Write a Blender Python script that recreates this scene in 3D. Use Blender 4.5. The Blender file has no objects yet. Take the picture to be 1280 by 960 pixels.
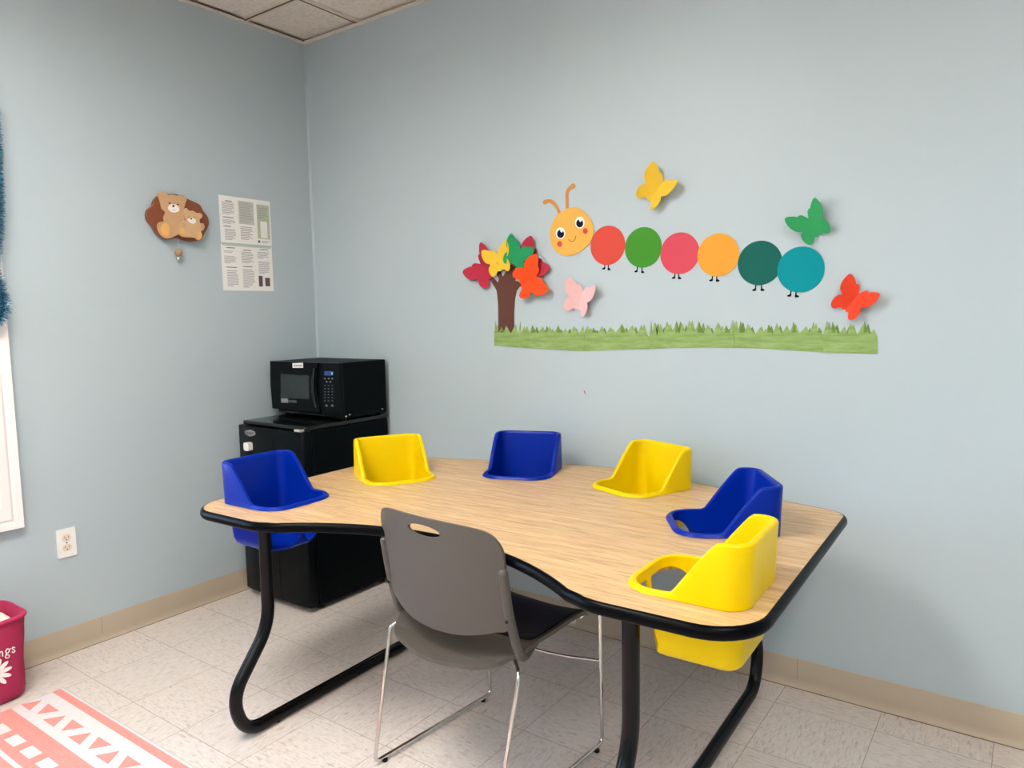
import bpy, bmesh, math, random
from mathutils import Vector, Matrix
from mathutils.geometry import tessellate_polygon
random.seed(7)
SC = bpy.context.scene
COL = SC.collection
PI = math.pi
R = math.radians

# ------------------------------------------------------------------ camera
CAM = Vector((3.0913, -2.5451, 1.3147))
PAN, PIT, ROL, F = -0.62218, 0.095444, -0.018643, 908.81
_d = Vector((math.sin(PAN)*math.cos(PIT), math.cos(PAN)*math.cos(PIT), -math.sin(PIT)))
_r = Vector((math.cos(PAN), -math.sin(PAN), 0)); _u = _r.cross(_d)
RR = _r*math.cos(ROL) + _u*math.sin(ROL); UU = -_r*math.sin(ROL) + _u*math.cos(ROL)
cd = bpy.data.cameras.new('camera'); cam = bpy.data.objects.new('camera', cd); COL.objects.link(cam)
cd.sensor_width = 36; cd.sensor_fit = 'HORIZONTAL'; cd.lens = F/1280*36; cd.clip_start = 0.02
cam.matrix_world = Matrix(((RR.x, UU.x, -_d.x, CAM.x), (RR.y, UU.y, -_d.y, CAM.y), (RR.z, UU.z, -_d.z, CAM.z), (0, 0, 0, 1)))
SC.camera = cam

def at(px, py, axis, val):
    """point of the room plane axis=val that the measured pixel lies on"""
    D = _d + RR*((px-640)/F) - UU*((py-480)/F)
    return CAM + D*((val-CAM[axis])/D[axis])

# ------------------------------------------------------------------ helpers
def lin(h):
    h = h.lstrip('#'); c = [int(h[i:i+2], 16)/255 for i in (0, 2, 4)]
    return tuple([x/12.92 if x <= .04045 else ((x+.055)/1.055)**2.4 for x in c] + [1])

class N:
    def __init__(s, name):
        s.m = bpy.data.materials.new(name); s.m.use_nodes = True
        s.t = s.m.node_tree; s.b = s.t.nodes['Principled BSDF']; s.out = s.t.nodes['Material Output']
    def n(s, typ, **kw):
        x = s.t.nodes.new(typ)
        for k, v in kw.items():
            if k.startswith('i_'):
                x.inputs[k[2:].replace('_', ' ')].default_value = v
            else: setattr(x, k, v)
        return x
    def l(s, a, b): s.t.links.new(a, b)
    def math(s, op, a, b=None, c=None):
        x = s.t.nodes.new('ShaderNodeMath'); x.operation = op
        for i, v in enumerate((a, b, c)):
            if v is None: continue
            if hasattr(v, 'links'): s.l(v, x.inputs[i])
            else: x.inputs[i].default_value = v
        return x.outputs[0]
    def mix(s, fac, a, b):
        x = s.t.nodes.new('ShaderNodeMix'); x.data_type = 'RGBA'
        for sock, v in ((x.inputs[0], fac), (x.inputs[6], a), (x.inputs[7], b)):
            if hasattr(v, 'links'): s.l(v, sock)
            else: sock.default_value = v
        return x.outputs[2]
    def ramp(s, fac, stops):
        x = s.t.nodes.new('ShaderNodeValToRGB'); s.l(fac, x.inputs[0])
        e = x.color_ramp.elements
        while len(e) < len(stops): e.new(0.5)
        for q, (p, c) in zip(e, stops): q.position = p; q.color = c
        return x.outputs[0]
    def coords(s, kind='Object', scale=(1, 1, 1), rot=(0, 0, 0), loc=(0, 0, 0)):
        tc = s.t.nodes.new('ShaderNodeTexCoord'); mp = s.t.nodes.new('ShaderNodeMapping')
        mp.inputs['Scale'].default_value = scale; mp.inputs['Rotation'].default_value = rot; mp.inputs['Location'].default_value = loc
        s.l(tc.outputs[kind], mp.inputs[0]); return mp.outputs[0]
    def noise(s, vec, scale, detail=3, rough=.55, dist=0):
        x = s.t.nodes.new('ShaderNodeTexNoise'); x.inputs['Scale'].default_value = scale
        x.inputs['Detail'].default_value = detail; x.inputs['Roughness'].default_value = rough; x.inputs['Distortion'].default_value = dist
        s.l(vec, x.inputs['Vector']); return x.outputs[0]
    def bump(s, h, strength, dist=.001):
        x = s.t.nodes.new('ShaderNodeBump'); x.inputs['Strength'].default_value = strength; x.inputs['Distance'].default_value = dist
        s.l(h, x.inputs['Height']); s.l(x.outputs[0], s.b.inputs['Normal'])

def mat(name, col, rough=.5, metal=0, var=.06, vscale=30, bump=0, bscale=200, spec=.5, sub=0, coat=0):
    """procedural surface: base colour with a slight noise variation and optional bump"""
    k = N(name); c = lin(col) if isinstance(col, str) else col
    vec = k.coords('Object'); nz = k.noise(vec, vscale)
    a = tuple(min(1, x*(1-var)) for x in c[:3]) + (1,); b = tuple(min(1, x*(1+var)) for x in c[:3]) + (1,)
    k.l(k.mix(nz, a, b), k.b.inputs['Base Color'])
    k.b.inputs['Roughness'].default_value = rough; k.b.inputs['Metallic'].default_value = metal
    k.b.inputs['Specular IOR Level'].default_value = spec
    if sub:
        k.b.inputs['Subsurface Weight'].default_value = sub; k.b.inputs['Subsurface Radius'].default_value = (.02, .02, .02)
        k.b.inputs['Subsurface Scale'].default_value = .3
    if coat: k.b.inputs['Coat Weight'].default_value = coat; k.b.inputs['Coat Roughness'].default_value = .08
    if bump: k.bump(k.noise(vec, bscale, 2), bump, .0008)
    return k.m

def link(name, me, m=None, parent=None, loc=(0, 0, 0)):
    o = bpy.data.objects.new(name, me); COL.objects.link(o); o.location = loc
    if parent: o.parent = parent
    if m is not None and me is not None:
        for x in (m if isinstance(m, (list, tuple)) else [m]): me.materials.append(x)
    return o

def build(name, bm, m, parent=None, loc=(0, 0, 0), smooth=None, bevel=0, seg=2):
    bmesh.ops.remove_doubles(bm, verts=bm.verts[:], dist=1e-6)
    bmesh.ops.recalc_face_normals(bm, faces=bm.faces[:])
    me = bpy.data.meshes.new(name); bm.to_mesh(me); bm.free()
    if smooth is not None:
        for p in me.polygons: p.use_smooth = True
        me.set_sharp_from_angle(angle=R(smooth))
    o = link(name, me, m, parent, loc)
    if bevel:
        b = o.modifiers.new('bevel', 'BEVEL'); b.width = bevel; b.segments = seg; b.limit_method = 'ANGLE'; b.angle_limit = R(40)
        for p in me.polygons: p.use_smooth = True
        if smooth is None: me.set_sharp_from_angle(angle=R(60))
    return o

def tag(o, label=None, cat=None, group=None, kind=None):
    if label: o['label'] = label
    if cat: o['category'] = cat
    if group: o['group'] = group
    if kind: o['kind'] = kind
    return o

def thing(name, label, cat, loc=(0, 0, 0), rz=0, group=None):
    o = bpy.data.objects.new(name, None); COL.objects.link(o); o.location = loc; o.rotation_euler = (0, 0, rz)
    o.empty_display_size = .05
    return tag(o, label, cat, group)

def box(bm, x0, x1, y0, y1, z0, z1, mi=0):
    v = [bm.verts.new((x, y, z)) for z in (z0, z1) for x, y in ((x0, y0), (x1, y0), (x1, y1), (x0, y1))]
    for f in ((3, 2, 1, 0), (4, 5, 6, 7), (0, 1, 5, 4), (1, 2, 6, 5), (2, 3, 7, 6), (3, 0, 4, 7)):
        bm.faces.new([v[i] for i in f]).material_index = mi

def boxobj(name, x0, x1, y0, y1, z0, z1, m, parent=None, bevel=0, seg=2):
    bm = bmesh.new(); box(bm, x0, x1, y0, y1, z0, z1); return build(name, bm, m, parent, bevel=bevel, seg=seg)

def prism(bm, loops, to3d, a, b, mi=0):
    """solid from a 2-D outline (first loop) with holes (other loops), between levels a and b"""
    tess = tessellate_polygon([[Vector((p[0], p[1], 0)) for p in L] for L in loops])
    flat = [p for L in loops for p in L]
    A = [bm.verts.new(to3d(p[0], p[1], a)) for p in flat]; B = [bm.verts.new(to3d(p[0], p[1], b)) for p in flat]
    for t in tess:
        for V, q in ((A, t), (B, t[::-1])):
            try: bm.faces.new([V[i] for i in q]).material_index = mi
            except ValueError: pass
    i0 = 0
    for L in loops:
        n = len(L)
        for i in range(n):
            j = (i+1) % n
            try: bm.faces.new((A[i0+i], A[i0+j], B[i0+j], B[i0+i])).material_index = mi
            except ValueError: pass
        i0 += n

XY = lambda x, y, w: (x, y, w)

def arc_pts(cx, cy, r, a0, a1, n):
    return [(cx+r*math.cos(R(a0+(a1-a0)*i/n)), cy+r*math.sin(R(a0+(a1-a0)*i/n))) for i in range(n+1)]

def ellipse(cx, cy, rx, ry, n=32, rot=0):
    c, s = math.cos(rot), math.sin(rot)
    return [(cx+rx*math.cos(2*PI*i/n)*c-ry*math.sin(2*PI*i/n)*s, cy+rx*math.cos(2*PI*i/n)*s+ry*math.sin(2*PI*i/n)*c) for i in range(n)]

def fillet(pts, r, n=6):
    """round the corners of a closed polygon; r is one radius or a list"""
    out = []; m = len(pts)
    for i in range(m):
        p = Vector(pts[i]); a = Vector(pts[i-1])-p; b = Vector(pts[(i+1) % m])-p
        ri = r[i] if isinstance(r, (list, tuple)) else r
        if ri <= 0: out.append(tuple(p)); continue
        ang = a.angle(b); t = min(ri/math.tan(ang/2), a.length*.48, b.length*.48)
        s = p+a.normalized()*t; e = p+b.normalized()*t
        for k in range(n+1):
            u = k/n; q = s*(1-u)**2 + p*2*u*(1-u) + e*u*u; out.append(tuple(q))
    return out

def catmull(pts, n=6, closed=True):
    P = [Vector(p) for p in pts]; m = len(P); out = []
    rng = range(m if closed else m-1)
    for i in rng:
        p0 = P[i-1] if (closed or i > 0) else P[i]; p1 = P[i]; p2 = P[(i+1) % m]
        p3 = P[(i+2) % m] if (closed or i+2 < m) else p2
        for k in range(n):
            t = k/n
            out.append(.5*((2*p1)+(p2-p0)*t+(2*p0-5*p1+4*p2-p3)*t*t+(3*p1-p0-3*p2+p3)*t**3))
    if not closed: out.append(P[-1])
    return [tuple(q) for q in out]

def round_path(pts, r, n=7):
    """open 3-D path with rounded corners"""
    P = [Vector(p) for p in pts]; out = [P[0]]
    for i in range(1, len(P)-1):
        a = P[i-1]-P[i]; b = P[i+1]-P[i]; ri = r[i-1] if isinstance(r, (list, tuple)) else r
        t = min(ri, a.length*.48, b.length*.48); s = P[i]+a.normalized()*t; e = P[i]+b.normalized()*t
        for k in range(n+1):
            u = k/n; out.append(s*(1-u)**2+P[i]*2*u*(1-u)+e*u*u)
    out.append(P[-1]); return out

def tube(bm, path, rad, seg=14, cap=True, mi=0):
    P = [Vector(p) for p in path]; rings = []
    t0 = (P[1]-P[0]).normalized(); nrm = t0.orthogonal().normalized()
    for i, p in enumerate(P):
        t = (P[min(i+1, len(P)-1)]-P[max(i-1, 0)]).normalized()
        nrm = (nrm-t*nrm.dot(t)).normalized(); bn = t.cross(nrm)
        ri = rad(i/(len(P)-1)) if callable(rad) else rad
        rings.append([bm.verts.new(p+(nrm*math.cos(2*PI*k/seg)+bn*math.sin(2*PI*k/seg))*ri) for k in range(seg)])
    for a, b in zip(rings, rings[1:]):
        for k in range(seg): bm.faces.new((a[k], a[(k+1) % seg], b[(k+1) % seg], b[k])).material_index = mi
    if cap:
        bm.faces.new(rings[0][::-1]).material_index = mi; bm.faces.new(rings[-1]).material_index = mi

def ball(bm, c, rx, ry=None, rz=None, seg=20, ring=12):
    ry = ry or rx; rz = rz or rx
    r = bmesh.ops.create_uvsphere(bm, u_segments=seg, v_segments=ring, radius=1)
    for v in r['verts']: v.co = Vector((c[0]+v.co.x*rx, c[1]+v.co.y*ry, c[2]+v.co.z*rz))

def lathe(bm, prof, to3d, seg=24):
    rings = []
    for r, h in prof: rings.append([bm.verts.new(to3d(r*math.cos(2*PI*k/seg), r*math.sin(2*PI*k/seg), h)) for k in range(seg)])
    for a, b in zip(rings, rings[1:]):
        for k in range(seg): bm.faces.new((a[k], a[(k+1) % seg], b[(k+1) % seg], b[k]))
    bm.faces.new(rings[0][::-1]); bm.faces.new(rings[-1])

def cut_grid(bm, xs, ys):
    for x in xs: bmesh.ops.bisect_plane(bm, geom=bm.verts[:]+bm.edges[:]+bm.faces[:], plane_co=(x, 0, 0), plane_no=(1, 0, 0), dist=1e-6)
    for y in ys: bmesh.ops.bisect_plane(bm, geom=bm.verts[:]+bm.edges[:]+bm.faces[:], plane_co=(0, y, 0), plane_no=(0, 1, 0), dist=1e-6)

# ------------------------------------------------------------------ materials
def wall_paint():
    k = N('wall_paint'); v = k.coords('Object')
    n1 = k.noise(v, 1.3, 3); n2 = k.noise(v, 90, 3)
    k.l(k.mix(n1, lin('#b0bfc7'), lin('#b6c3c8')), k.b.inputs['Base Color'])
    k.b.inputs['Roughness'].default_value = .42; k.b.inputs['Specular IOR Level'].default_value = .35
    k.bump(n2, .12, .0012); return k.m

def floor_tiles():
    k = N('vinyl_tiles'); T = .3048
    tc = k.n('ShaderNodeTexCoord'); sp = k.n('ShaderNodeSeparateXYZ'); k.l(tc.outputs['Object'], sp.inputs[0])
    fx = k.math('MULTIPLY', k.math('SUBTRACT', sp.outputs[0], 2.7399-9*T), 1/T); fy = k.math('MULTIPLY', k.math('SUBTRACT', sp.outputs[1], -1.3652-20*T), 1/T)
    ux = k.math('FRACT', fx); uy = k.math('FRACT', fy); ix = k.math('FLOOR', fx); iy = k.math('FLOOR', fy)
    dx = k.math('MINIMUM', ux, k.math('SUBTRACT', 1, ux)); dy = k.math('MINIMUM', uy, k.math('SUBTRACT', 1, uy))
    seam = k.math('LESS_THAN', k.math('MINIMUM', dx, dy), .0042)
    cb = k.n('ShaderNodeCombineXYZ'); k.l(ix, cb.inputs[0]); k.l(iy, cb.inputs[1])
    wn = k.n('ShaderNodeTexWhiteNoise', noise_dimensions='2D'); k.l(cb.outputs[0], wn.inputs[0])
    par = k.math('GREATER_THAN', k.math('FRACT', k.math('MULTIPLY', k.math('ADD', ix, iy), .5)), .25)
    def streak(sx, sy):
        o = k.n('ShaderNodeCombineXYZ')
        k.l(k.math('MULTIPLY_ADD', fx, sx, k.math('MULTIPLY', wn.outputs[0], 91)), o.inputs[0]); k.l(k.math('MULTIPLY', fy, sy), o.inputs[1])
        return o.outputs[0]
    va, vb = streak(9, 42), streak(42, 9)
    mixv = k.n('ShaderNodeMix', data_type='VECTOR'); k.l(par, mixv.inputs[0]); k.l(va, mixv.inputs[4]); k.l(vb, mixv.inputs[5])
    s1 = k.noise(mixv.outputs[1], 1.0, 4, .6, .6); s2 = k.noise(mixv.outputs[1], 2.3, 3, .6, .3)
    base = k.ramp(s1, [(.30, lin('#b1a69f')), (.44, lin('#d4cac4')), (.6, lin('#ddd4cf')), (.78, lin('#e4ddd9'))])
    dark = k.ramp(s2, [(.60, (0, 0, 0, 1)), (.70, (1, 1, 1, 1))])
    base = k.mix(k.math('MULTIPLY', dark, .55), base, lin('#83786f'))
    big = k.noise(tc.outputs['Object'], 2.2, 4); base = k.mix(k.math('MULTIPLY', big, .22), base, lin('#bcaf9f'))
    tone = k.math('MULTIPLY', wn.outputs[0], .06); base = k.mix(tone, base, lin('#a79c90'))
    k.l(k.mix(k.math('MULTIPLY', seam, .75), base, lin('#8f8375')), k.b.inputs['Base Color'])
    k.b.inputs['Roughness'].default_value = .36; k.b.inputs['Specular IOR Level'].default_value = .45
    k.bump(s1, .08, .001); return k.m

def oak_laminate():
    k = N('oak_laminate'); v = k.coords('Object', scale=(1.6, 26, 1)); v2 = k.coords('Object', scale=(9, 190, 1)); v3 = k.coords('Object', scale=(.9, 7, 1))
    w = k.n('ShaderNodeTexWave', wave_type='BANDS', bands_direction='Y'); k.l(k.coords('Object', scale=(.35, 1, 1)), w.inputs[0])
    for nm, x in (('Scale', 7), ('Distortion', 9), ('Detail', 3), ('Detail Scale', 1.4), ('Detail Roughness', .6)): w.inputs[nm].default_value = x
    g = k.noise(v, 1.6, 5, .65, .4); f = k.noise(v2, 1, 3, .6); b = k.noise(v3, 1.4, 3)
    c = k.ramp(g, [(.25, lin('#a57e52')), (.42, lin('#cfab7c')), (.58, lin('#dab98c')), (.8, lin('#e5caa0'))])
    c = k.mix(k.math('MULTIPLY', w.outputs[1], .34), c, lin('#b98c5c'))
    fd = k.ramp(f, [(.53, (0, 0, 0, 1)), (.62, (1, 1, 1, 1))]); f2 = k.ramp(k.noise(k.coords('Object', scale=(16, 420, 1)), 1, 2, .6), [(.5, (0, 0, 0, 1)), (.7, (1, 1, 1, 1))])
    c = k.mix(k.math('MULTIPLY', fd, .62), c, lin('#8f6438')); c = k.mix(k.math('MULTIPLY', f2, .30), c, lin('#9c7145'))
    c = k.mix(k.math('MULTIPLY', b, .22), c, lin('#dcbc90'))
    k.l(c, k.b.inputs['Base Color']); k.b.inputs['Roughness'].default_value = .34; k.b.inputs['Specular IOR Level'].default_value = .4
    return k.m

def ceiling_tile():
    k = N('ceiling_tile'); v = k.coords('Object'); n = k.noise(v, 60, 5, .7); n2 = k.noise(v, 220, 2)
    k.l(k.ramp(n, [(.3, lin('#cfc5b9')), (.5, lin('#e6ddd2')), (.8, lin('#eee6dc'))]), k.b.inputs['Base Color'])
    k.b.inputs['Roughness'].default_value = .9; k.bump(n2, .3, .002); return k.m

def seat_plastic(name, col, sub):
    k = N(name); v = k.coords('Object'); c = col
    n = k.noise(v, 14, 3); k.l(k.mix(n, tuple(x*.95 for x in c[:3])+(1,), tuple(min(1, x*1.04) for x in c[:3])+(1,)), k.b.inputs['Base Color'])
    k.b.inputs['Roughness'].default_value = .32; k.b.inputs['Specular IOR Level'].default_value = .14
    k.bump(k.noise(v, 420, 2), .05, .0006); return k.m

M = {}
M['wall'] = wall_paint(); M['floor'] = floor_tiles(); M['oak'] = oak_laminate(); M['ceil'] = ceiling_tile()
M['grid'] = mat('ceiling_grid_metal', '#ddd2c5', .7); M['gridshade'] = mat('ceiling_grid_painted_shadow', '#6a564c', .8)  # second one is a dark colour for shadow lines painted beside the bars
M['cove'] = mat('cove_base_vinyl', '#b7a894', .5, var=.07, vscale=6)
M['trim'] = mat('white_trim_paint', '#efe9e8', .35, var=.02)
M['black_rubber'] = mat('black_edge_rubber', '#020306', .32, var=.1, spec=.07)
M['black_steel'] = mat('black_powdercoat', '#020306', .24, var=.12, bump=.05, bscale=500, spec=.25)
M['yellow'] = seat_plastic('yellow_plastic', (.78, .555, .0, 1), .2); M['blue'] = seat_plastic('blue_plastic', (.0, .019, .30, 1), .1)
M['chrome'] = mat('chrome_steel', '#d6d2cc', .12, 1, var=.03)
M['grey_shell'] = mat('grey_chair_plastic', '#4f4c47', .45, var=.05, vscale=60, bump=.2, bscale=900)
M['black_pad'] = mat('black_chair_seat', '#060710', .5, var=.1, bump=.2, bscale=700, spec=.25)
M['screw'] = mat('dark_screw', '#141210', .4, .5)
M['appliance'] = mat('black_appliance_plastic', '#02070a', .34, var=.1, spec=.14)
M['appliance_side'] = mat('black_appliance_steel', '#02070a', .5, var=.12, bump=.1, bscale=600, spec=.08)
M['gloss_black'] = mat('gloss_black_plastic', '#06070a', .12, var=.1)
M['mw_glass'] = mat('smoked_oven_window', '#2b3134', .2, var=.1)
M['badge'] = mat('silver_badge', '#8f9193', .4, 0); M['badge_dark'] = mat('badge_dark_print', '#3b3d40', .4)
M['white_plastic'] = mat('white_plastic', '#f1f0ec', .35, var=.02)
M['ivory'] = mat('ivory_receptacle', '#e6d9c8', .4, var=.02); M['slot'] = mat('dark_slot', '#5a4c40', .7)
M['paper'] = mat('white_paper', '#eeece9', .8, var=.02, vscale=12); M['ink'] = mat('grey_printed_text', '#a3a3a5', .8, var=.15, vscale=80)
M['ink_dark'] = mat('dark_printed_text', '#4b4a4d', .8); M['print_green'] = mat('sage_green_print', '#b3bda0', .8); M['print_grey'] = mat('pale_grey_print', '#c3c4bd', .8)
M['photo_dark'] = mat('printed_photo', '#5e4a4d', .7, var=.5, vscale=160)
M['pink_canvas'] = mat('pink_canvas', '#aa2452', .8, var=.08, vscale=14, bump=.35, bscale=700)
M['pink_rim'] = mat('pink_canvas_rim', '#b42858', .8, var=.06, bump=.3, bscale=700)
M['white_print'] = mat('white_screen_print', '#f4ecec', .7); M['fleece'] = mat('cream_fleece', '#f2e6de', .95, var=.05, bump=.6, bscale=350)
M['rug_coral'] = mat('rug_coral_yarn', '#df918a', .95, var=.2, vscale=110, bump=.5, bscale=500)
M['rug_white'] = mat('rug_white_yarn', '#d9d4d6', .95, var=.09, vscale=110, bump=.5, bscale=500); M['rug_bind'] = mat('rug_grey_binding', '#c3c2c0', .9)
M['bear_brown'] = mat('brown_stained_wood', '#84472a', .45, var=.22, vscale=22)
M['bear_tan'] = mat('tan_painted_wood', '#c8a078', .6, var=.08, vscale=40); M['bear_tan_light'] = mat('light_tan_painted_wood', '#d2ac82', .6, var=.08, vscale=40); M['bear_pad'] = mat('honey_painted_wood', '#e6b266', .6)
M['bear_white'] = mat('white_painted_wood', '#f2eeea', .6); M['dark_dot'] = mat('black_paint', '#0a0807', .6, spec=.1)
M['bead'] = mat('wooden_bead', '#a98662', .4, var=.1); M['silver'] = mat('silver_bell', '#d9d5cf', .25, .7); M['string'] = mat('white_string', '#d8d8d4', .8)
for nm, c in dict(red='#e8584a', green='#4b9c33', rose='#e65668', amber='#fbb042', pine='#1d6b62', teal='#049ca6', head='#fbc35e', antenna='#e09a55', trunk='#6f4a42',
                  by_yellow='#ffd447', by_green='#3fae6c', by_orange='#ff5238', by_pink='#ffcfcf', by_crimson='#c93a50', by_tree_orange='#ff5a2a', by_tree_green='#2ea468').items():
    c = tuple(x*.80 for x in lin(c)[:3])+(1,)
    M[nm] = mat(nm+'_paper', c, .55 if nm in ('red', 'green', 'rose', 'amber', 'pine', 'teal', 'head') else .75, var=.03, vscale=14, spec=.1)
def grass_paper(name, a, b):
    k = N(name); v = k.coords('Object', scale=(9, 9, 60)); v2 = k.coords('Object', scale=(30, 30, 30))
    k.l(k.mix(k.math('MULTIPLY', k.noise(v2, 1, 3), .5), k.ramp(k.noise(v, 1, 4, .6), [(.32, lin(a)), (.68, lin(b))]), lin(a)), k.b.inputs['Base Color'])
    k.b.inputs['Roughness'].default_value = .85; k.b.inputs['Specular IOR Level'].default_value = .15; return k.m
M['grass'] = grass_paper('green_painted_paper', '#7b9752', '#a3bd80'); M['grass_dark'] = grass_paper('dark_green_painted_paper', '#5f7d38', '#7f9c55')
M['navy'] = mat('navy_print', '#08162c', .6, spec=.1); M['cheek'] = mat('red_print', '#d23c3c', .6)
M['tinsel_a'] = mat('teal_tinsel_foil', '#0a7ea6', .35, .35, var=.3, vscale=90); M['tinsel_b'] = mat('navy_tinsel_foil', '#06406f', .35, .35, var=.3, vscale=90)
M['tinsel_c'] = mat('pale_tinsel_foil', '#8fd6e6', .15, .8)
M['button'] = mat('grey_key_print', '#85898c', .5); M['button_dim'] = mat('dim_key_print', '#55595c', .5)
M['red_scrap'] = mat('red_tape', '#d0393f', .7)

def emit(name, col, s):
    k = N(name); k.b.inputs['Base Color'].default_value = (.02, .02, .02, 1)
    k.b.inputs['Emission Color'].default_value = col; k.b.inputs['Emission Strength'].default_value = s; return k.m
def glass():
    k = N('window_glass'); t = k.n('ShaderNodeBsdfTransparent'); g = k.n('ShaderNodeBsdfGlossy'); g.inputs['Roughness'].default_value = .02
    lw = k.n('ShaderNodeLayerWeight'); lw.inputs['Blend'].default_value = .2
    mx = k.n('ShaderNodeMixShader'); k.l(lw.outputs['Fresnel'], mx.inputs[0]); k.l(t.outputs[0], mx.inputs[1]); k.l(g.outputs[0], mx.inputs[2]); k.l(mx.outputs[0], k.out.inputs[0]); return k.m
M['glass'] = glass()
M['lcd'] = emit('blue_display', lin('#15509f'), .30); M['lcd_digit'] = emit('display_digits', lin('#8fd2ff'), .5)

# ------------------------------------------------------------------ room shell
H = 2.711; XR, YF = 5.6, -5.4
WY0, WY1, WZ0, WZ1 = -3.05, -1.533, .640, 2.13      # window opening in the left wall
def struct(name, bm, m, **kw): return tag(build(name, bm, m, **kw), kind='structure')
bm = bmesh.new(); box(bm, -.15, XR+.15, YF-.15, .15, -.1, 0); struct('floor', bm, M['floor'])
bm = bmesh.new(); box(bm, 0, XR, 0, .12, 0, H+.1); struct('wall_back', bm, M['wall'])
bm = bmesh.new(); box(bm, XR, XR+.12, YF, .12, 0, H+.1); struct('wall_right', bm, M['wall'])
bm = bmesh.new(); box(bm, 0, XR, YF-.12, YF, 0, H+.1); struct('wall_front', bm, M['wall'])
bm = bmesh.new()
prism(bm, [[(YF-.12, 0), (.12, 0), (.12, H+.1), (YF-.12, H+.1)], [(WY0, WZ0), (WY0, WZ1), (WY1, WZ1), (WY1, WZ0)]], lambda u, v, w: (w, u, v), -.14, 0)
struct('wall_left', bm, M['wall'])
# a thin bead of caulk down the inside corner
bm = bmesh.new(); prism(bm, [[(0, 0), (.008, 0), (0, -.008)]], XY, .11, H); tag(build('trim_1', bm, M['wall']), kind='structure')
# suspended ceiling: tiles lie between the bars of the grid
G = .6096; GX, GY = .4138, -.3561
LIGHTS = ((1, 2, 21.0), (5, 2, 15.5), (1, 6, 14.0), (5, 6, 12.0))     # grid cell of each 2 x 4 ft light, power
def light_rect(ix, iy): return GX+ix*G+.012, GX+(ix+1)*G-.012, GY-(iy+2)*G+.012, GY-iy*G-.012
bm = bmesh.new(); hl_ = []
for ix, iy, p in LIGHTS: x0, x1, y0, y1 = light_rect(ix, iy); hl_.append([(x0, y0), (x1, y0), (x1, y1), (x0, y1)])
prism(bm, [[(-.02, YF-.02), (XR+.02, YF-.02), (XR+.02, .02), (-.02, .02)]]+hl_, XY, H+.012, H+.05); struct('ceiling', bm, M['ceil'])
bm = bmesh.new()
x = GX
cells = {(ix, iy+k) for ix, iy, p in LIGHTS for k in (0, 1)}
while x < XR: box(bm, x-.012, x+.012, YF, 0, H+.0005, H+.0125, 0); box(bm, x-.0125, x-.0055, YF, 0, H-.001, H+.002, 1); x += G  # bar, then a dark strip painting the shadow along one side
y = GY
row = 0
while y > YF:
    xs = [0]
    for ix, iy, p in LIGHTS:
        if row == iy+1: xs += [GX+ix*G+.011, GX+(ix+1)*G-.011]
    xs.append(XR)
    for a, b in zip(xs[::2], xs[1::2]): box(bm, a, b, y-.012, y+.012, H+.0003, H+.0123, 0); box(bm, a, b, y-.0125, y-.0055, H-.0012, H+.0018, 1)
    y -= G; row += 1
struct('trim_2', bm, [M['grid'], M['gridshade']])
bm = bmesh.new()                                     # wall angle under the tile edges, with a dark painted shadow line
box(bm, 0, .022, YF, 0, H-.004, H+.002); box(bm, 0, XR, -.022, 0, H-.0042, H+.0018); box(bm, .0215, .0245, YF, -.022, H+.001, H+.006, 1)
struct('trim_3', bm, [M['grid'], M['gridshade']])
def cove(name, flip, L):
    prof = [(0, 0), (.016, 0), (.0155, .003), (.009, .007), (.005, .014), (.0035, .03), (.003, .098), (.0015, .1016), (0, .1016)]
    bm = bmesh.new(); prism(bm, [prof], (lambda u, v, w: (u, w, v)) if flip else (lambda u, v, w: (w, -u, v)), 0, L)
    return struct(name, bm, M['cove'], smooth=40)
cove('baseboard_left', True, YF); cove('baseboard_back', False, XR)
bm = bmesh.new()                                     # dark joint where the cove base meets the tiles, and its seams
box(bm, .0158, .0178, YF, 0, 0, .0012); box(bm, 0, XR, -.0178, -.0158, 0, .0012)
struct('trim_4', bm, M['slot'])
bm = bmesh.new()                                     # butt joints of the cove base
for sx in (1.25, 2.47, 3.69): box(bm, sx-.0007, sx+.0007, -.0036, -.002, .012, .101)
for sy in (-1.185, -2.4, -3.6): box(bm, .002, .0036, sy-.0007, sy+.0007, .012, .101)
struct('trim_5', bm, mat('cove_joint', '#93836f', .7))

# window in the left wall: casing, jamb, sashes, panes
win = bpy.data.objects.new('window_1', None); COL.objects.link(win); win.location = (0, (WY0+WY1)/2, WZ0); win['kind'] = 'structure'
def wl(x, y, z): return (x, y-win.location.y, z-WZ0)
prof = [(0, 0), (0, .012), (.010, .016), (.018, .014), (.024, .020), (.052, .022), (.060, .018), (.068, .022), (.076, .024), (.090, .026), (.090, 0)]
bm = bmesh.new(); rings = []
for (cy, cz, sy, sz) in ((WY0, WZ0, -1, -1), (WY1, WZ0, 1, -1), (WY1, WZ1, 1, 1), (WY0, WZ1, -1, 1)):
    rings.append([bm.verts.new(wl(b, cy+sy*a, cz+sz*a)) for a, b in prof])
for i in range(4):
    A, B = rings[i], rings[(i+1) % 4]
    for k in range(len(prof)): bm.faces.new((A[k], A[(k+1) % len(prof)], B[(k+1) % len(prof)], B[k]))
build('window_casing', bm, M['trim'], win, smooth=25)
bm = bmesh.new(); t = .02
prism(bm, [[(WY0-.001, WZ0-.001), (WY1+.001, WZ0-.001), (WY1+.001, WZ1+.001), (WY0-.001, WZ1+.001)], [(WY0+t, WZ0+t), (WY0+t, WZ1-t), (WY1-t, WZ1-t), (WY1-t, WZ0+t)]], lambda u, v, w: wl(w, u, v), -.13, .003)
build('window_jamb', bm, M['trim'], win)
zm = (WZ0+WZ1)/2
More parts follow.
